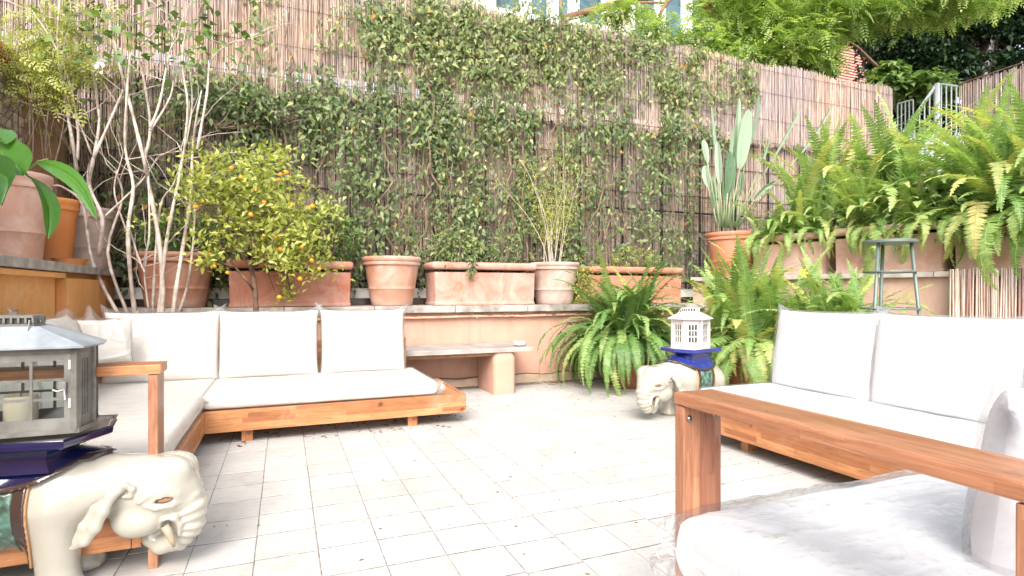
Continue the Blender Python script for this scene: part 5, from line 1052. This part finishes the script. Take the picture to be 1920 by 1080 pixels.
def line_(X, Y, Z): return np.maximum(np.maximum(fabric(X, Y, Z) - .0005, Z - skirt_z(X, Y)), np.maximum(np.abs(np.abs(X) - .108) - .003, .10 - Z))
lo, hi = (-.34, -.20, .06), (.34, .20, .52); parts = []
for nm, f, mt_ in (('saddle_drape', drape, 'blue'), ('drape_edge', drape_edge, 'brown_glaze'), ('saddle_border', border, 'brown_glaze'), ('saddle_panel', panel, 'green'), ('border_line', line_, 'tan_line')):
    P, F = surfnet(f, lo, hi, .0055); parts.append((nm, np_mesh(nm, P, F, mt_, None, True)))
def hexa(hl, hw, pr, z): return [(hl - pr, -hw, z), (hl, 0, z), (hl - pr, hw, z), (-hl + pr, hw, z), (-hl, 0, z), (-hl + pr, -hw, z)]
def elephant(label, loc, rz, blue, hl=.25, hw=.19, pr=.06, sc=1.0):
    t = thing('elephant_stool', label, 'elephant stool', loc, rz, None); t.scale = (sc,) * 3; link('elephant_body', body_me, t)
    for nm, me in parts:
        o = link(nm, me, t)
        if blue != 'blue' and nm == 'saddle_drape': me2 = me.copy(); me2.materials[0] = M[blue]; o.data = me2
    rg = [(.70, .425), (.67, .440), (.64, .455), (.63, .470), (.645, .485), (.70, .498), (.82, .508), (.95, .514), (.99, .520), (1.0, .532), (1.0, .540), (.985, .546), (.955, .546), (.93, .541)]
    G().loft([hexa(hl * k, hw * k, pr * k, z) for k, z in rg]).build('blue_plinth', blue, t, smooth=True, angle=28)
    G().loft([hexa(hl * k, hw * k, pr * k, z) for k, z in ((.93, .5405), (.93, .544))]).build('plinth_top', 'cream', t)
    for s in (-1, 1):
        G().tube([(.497, s * .088, .190), (.512, s * .092, .166), (.523, s * .092, .136), (.528, s * .088, .111)], [.015, .0145, .011, .004], 10).build('tusk', 'tusk', t, smooth=True)
        o = G().lathe([(.0, .007), (.012, .006), (.02, .002), (.022, -.004)], 16).build('eye', 'eye', t, smooth=True, loc=(.50, s * .094, .285)); o.rotation_euler = (-s * PI / 2, 0, s * -.25); o.scale = (1.15, .42, .6)
    for s in (-1, 1):      # scroll relief on the green panel
        for (cx, cz, r0, dr) in ((-.025, .30, .022, 1), (.028, .25, .020, -1), (-.02, .20, .02, 1), (.03, .325, .014, 1), (.02, .175, .014, -1)):
            pts = []
            for k in range(16):
                a = k * .55 * dr; r = r0 * (1 - k / 17); X_ = cx + r * math.cos(a); Z_ = cz + r * math.sin(a); yy = .155 * math.sqrt(max(.05, 1 - ((X_ + .03) / .285) ** 2 - ((Z_ - .305) / .165) ** 2)) + .0155; pts.append((X_, s * yy, Z_))
            G().tube(pts, [.0034 - .00012 * k for k in range(16)], 5).build('scroll_relief', 'green', t, smooth=True)
    return t
cxy = sd2w(-1.70, 1.92); e = (.97, .24); ew = sd2w(*e); elephant('cream ceramic elephant stool facing right with dark blue top, in the left foreground', (cxy[0], cxy[1], 0), math.atan2(ew[1], ew[0]), 'blue', .30, .21, .06, .965)
NE = (cxy, math.atan2(ew[1], ew[0]))
cxy2 = sd2w(1.475, 4.62); e2 = sd2w(-.83, -.56); elephant('cream ceramic elephant stool with bright blue top in front of the ferns', (cxy2[0], cxy2[1], 0), math.atan2(e2[1], e2[0]), 'blue_far', .22, .17, .05)
FE = (cxy2, math.atan2(e2[1], e2[0]))

# ------------------------------------------------------------------ lanterns
def lantern(label, loc, rz, hl, hw, pr, H, mt_, roof, door_side=0, vent_h=.03, cols=3, ):
    t = thing('lantern', label, 'lantern', loc, rz); C = [Vector(p) for p in hexa(hl, hw, pr, 0)]; fr = .016
    G().loft([hexa(hl + .008, hw + .008, pr, z) for z in (0, .014)]).build('base', mt_, t); G().loft([hexa(hl, hw, pr, z) for z in (H - .02, H - .002)]).build('top_frame', mt_, t)
    for c in C: a = math.atan2(c.y, c.x); G().box((c.x * .985, c.y * .985, H / 2), (.02, .02, H - .01), a).build('corner_post', mt_, t, bevel=.002)
    for k in range(6):
        a, b_ = C[k], C[(k + 1) % 6]; d = (b_ - a); L = d.length; an = math.atan2(d.y, d.x); mid = (a + b_) / 2 * .985; ncol = cols if L > hl * .75 else (3 if L > .1 else 2)
        f = G(); wz = .020
        f.box((0, 0, .014 + wz / 2 + .008), (L - .03, .008, wz + .016)); f.box((0, 0, H - .02 - wz / 2), (L - .03, .008, wz)); f.box((-L / 2 + .024, 0, H / 2), (.018, .0085, H - .07)); f.box((L / 2 - .024, 0, H / 2), (.018, .0085, H - .07))
        o = f.build('side_frame', mt_, t, loc=(mid.x, mid.y, 0)); o.rotation_euler.z = an; z0, z1 = .05, H - .04
        for i in range(1, ncol): G().box((-L / 2 + .03 + (L - .06) * i / ncol, 0, (z0 + z1) / 2), (.008, .005, z1 - z0)).build('glazing_bar', mt_, o)
        for i in (1, 2): G().box((0, .0015, z0 + (z1 - z0) * i / 3), (L - .06, .005, .008)).build('glazing_bar', mt_, o)
        G().box((0, .006, (z0 + z1) / 2), (L - .06, .0015, z1 - z0)).build('pane', 'pane', o)
    k2 = .48; RH = H * .25
    rings = [hexa(hl + .03, hw + .03, pr + .004, H), hexa(hl + .03, hw + .03, pr + .004, H + .006), hexa(hl * (k2 + .06), hw * (k2 + .06), pr * .5, H + RH)]
    G().loft(rings).build('roof', roof, t)
    g = G(); zz = H + RH; rr_ = [Vector(p) for p in hexa(hl * k2, hw * k2, pr * .5, 0)]
    for k in range(6):
        a, b_ = rr_[k], rr_[(k + 1) % 6]; d = b_ - a; L = d.length; an = math.atan2(d.y, d.x); nb = max(3, int(L / .018))
        for i in range(nb + 1): p = a.lerp(b_, i / nb); g.box((p.x, p.y, zz + vent_h / 2 + .005), (.006, .004, vent_h - .01), an)
    g.build('vent_bars', mt_, t); G().loft([[(p.x * .9, p.y * .9, zz + z) for p in rr_] for z in (0, vent_h)]).build('vent_core', 'rubber', t)
    G().loft([[(p.x, p.y, zz + z) for p in rr_] for z in (vent_h - .003, vent_h + .005)]).build('vent_cap', mt_, t); G().loft([[(p.x * 1.02, p.y * 1.02, zz + z) for p in rr_] for z in (0, .008)]).build('vent_foot', mt_, t)
    g = G(); hx = hl * .42; g.tube([(-hx, -hw * k2 - .004, zz + .02), (-hx * 1.02, -hw * .75, zz - RH * .35), (hx * 1.02, -hw * .75, zz - RH * .35), (hx, -hw * k2 - .004, zz + .02)], .003, 6); g.build('handle', mt_, t)
    # latch and hinge on the front face (local -y side)
    G().box((hl - pr - .035, -hw - .008, H * .55), (.02, .012, .03)).build('latch', mt_, t, bevel=.002); G().tube([(hl - pr - .06, -hw - .012, H * .52), (hl - pr - .045, -hw - .02, H * .505), (hl - pr - .03, -hw - .012, H * .52), (hl - pr - .028, -hw - .012, H * .40)], .0025, 6).build('latch_hook', 'zinc', t)
    for z in (.3, .75): G().tube([(hl - pr - .018, -hw - .004, H * z), (hl - pr - .018, -hw - .004, H * z + .03)], .004, 8).build('hinge', 'zinc', t)
    return t
LZ = .5445
ca, sa = math.cos(NE[1]), math.sin(NE[1])
def loc2(E_, x, y, z): c, s = math.cos(E_[1]), math.sin(E_[1]); return (E_[0][0] + c * x - s * y, E_[0][1] + s * x + c * y, z)
le = sd2w(.92, .39); LE = (sd2w(-1.688, 1.816), math.atan2(le[1], le[0]))
lantern('large weathered zinc lantern with glazed door on the near elephant stool', loc2(LE, 0, 0, LZ), LE[1], .27, .105, .018, .276, 'zinc_dark', 'zinc_roof', cols=5)
for k, (x, y, r, h_) in enumerate(((.07, .02, .045, .10), (-.08, .03, .05, .145), (-.01, -.05, .035, .06))):
    o = G().lathe([(0, 0), (r, 0), (r, h_ - .006), (r * .93, h_), (r * .5, h_ - .008), (0, h_ - .008)], 28).build('pillar_candle', 'candle', smooth=True, angle=40, loc=loc2(LE, x, y - .01, LZ + .0145)); tag(o, ('squat cream candle in the near lantern, right side', 'tallest cream candle in the near lantern, left side', 'shortest cream candle in the near lantern, by its door')[k], 'candle')
    G().tube([(0, 0, h_ - .01), (0, .001, h_ + .008)], .0015, 5).build('wick', 'rubber', o)
lantern('small white metal lantern standing on the far elephant stool', loc2(FE, 0, 0, LZ), FE[1] + .35, .145, .12, .045, .235, 'white_metal', 'white_metal', cols=3)
o = G().lathe([(0, 0), (.035, 0), (.035, .074), (.032, .08), (.015, .073), (0, .073)], 24).build('pillar_candle', 'candle', smooth=True, angle=40, loc=loc2(FE, .03, -.03, LZ + .0145)); tag(o, 'small cream candle inside the white lantern on the far elephant', 'candle')
G().tube([(0, 0, .07), (0, .001, .088)], .0015, 5).build('wick', 'rubber', o)
print('objects', len(bpy.data.objects))
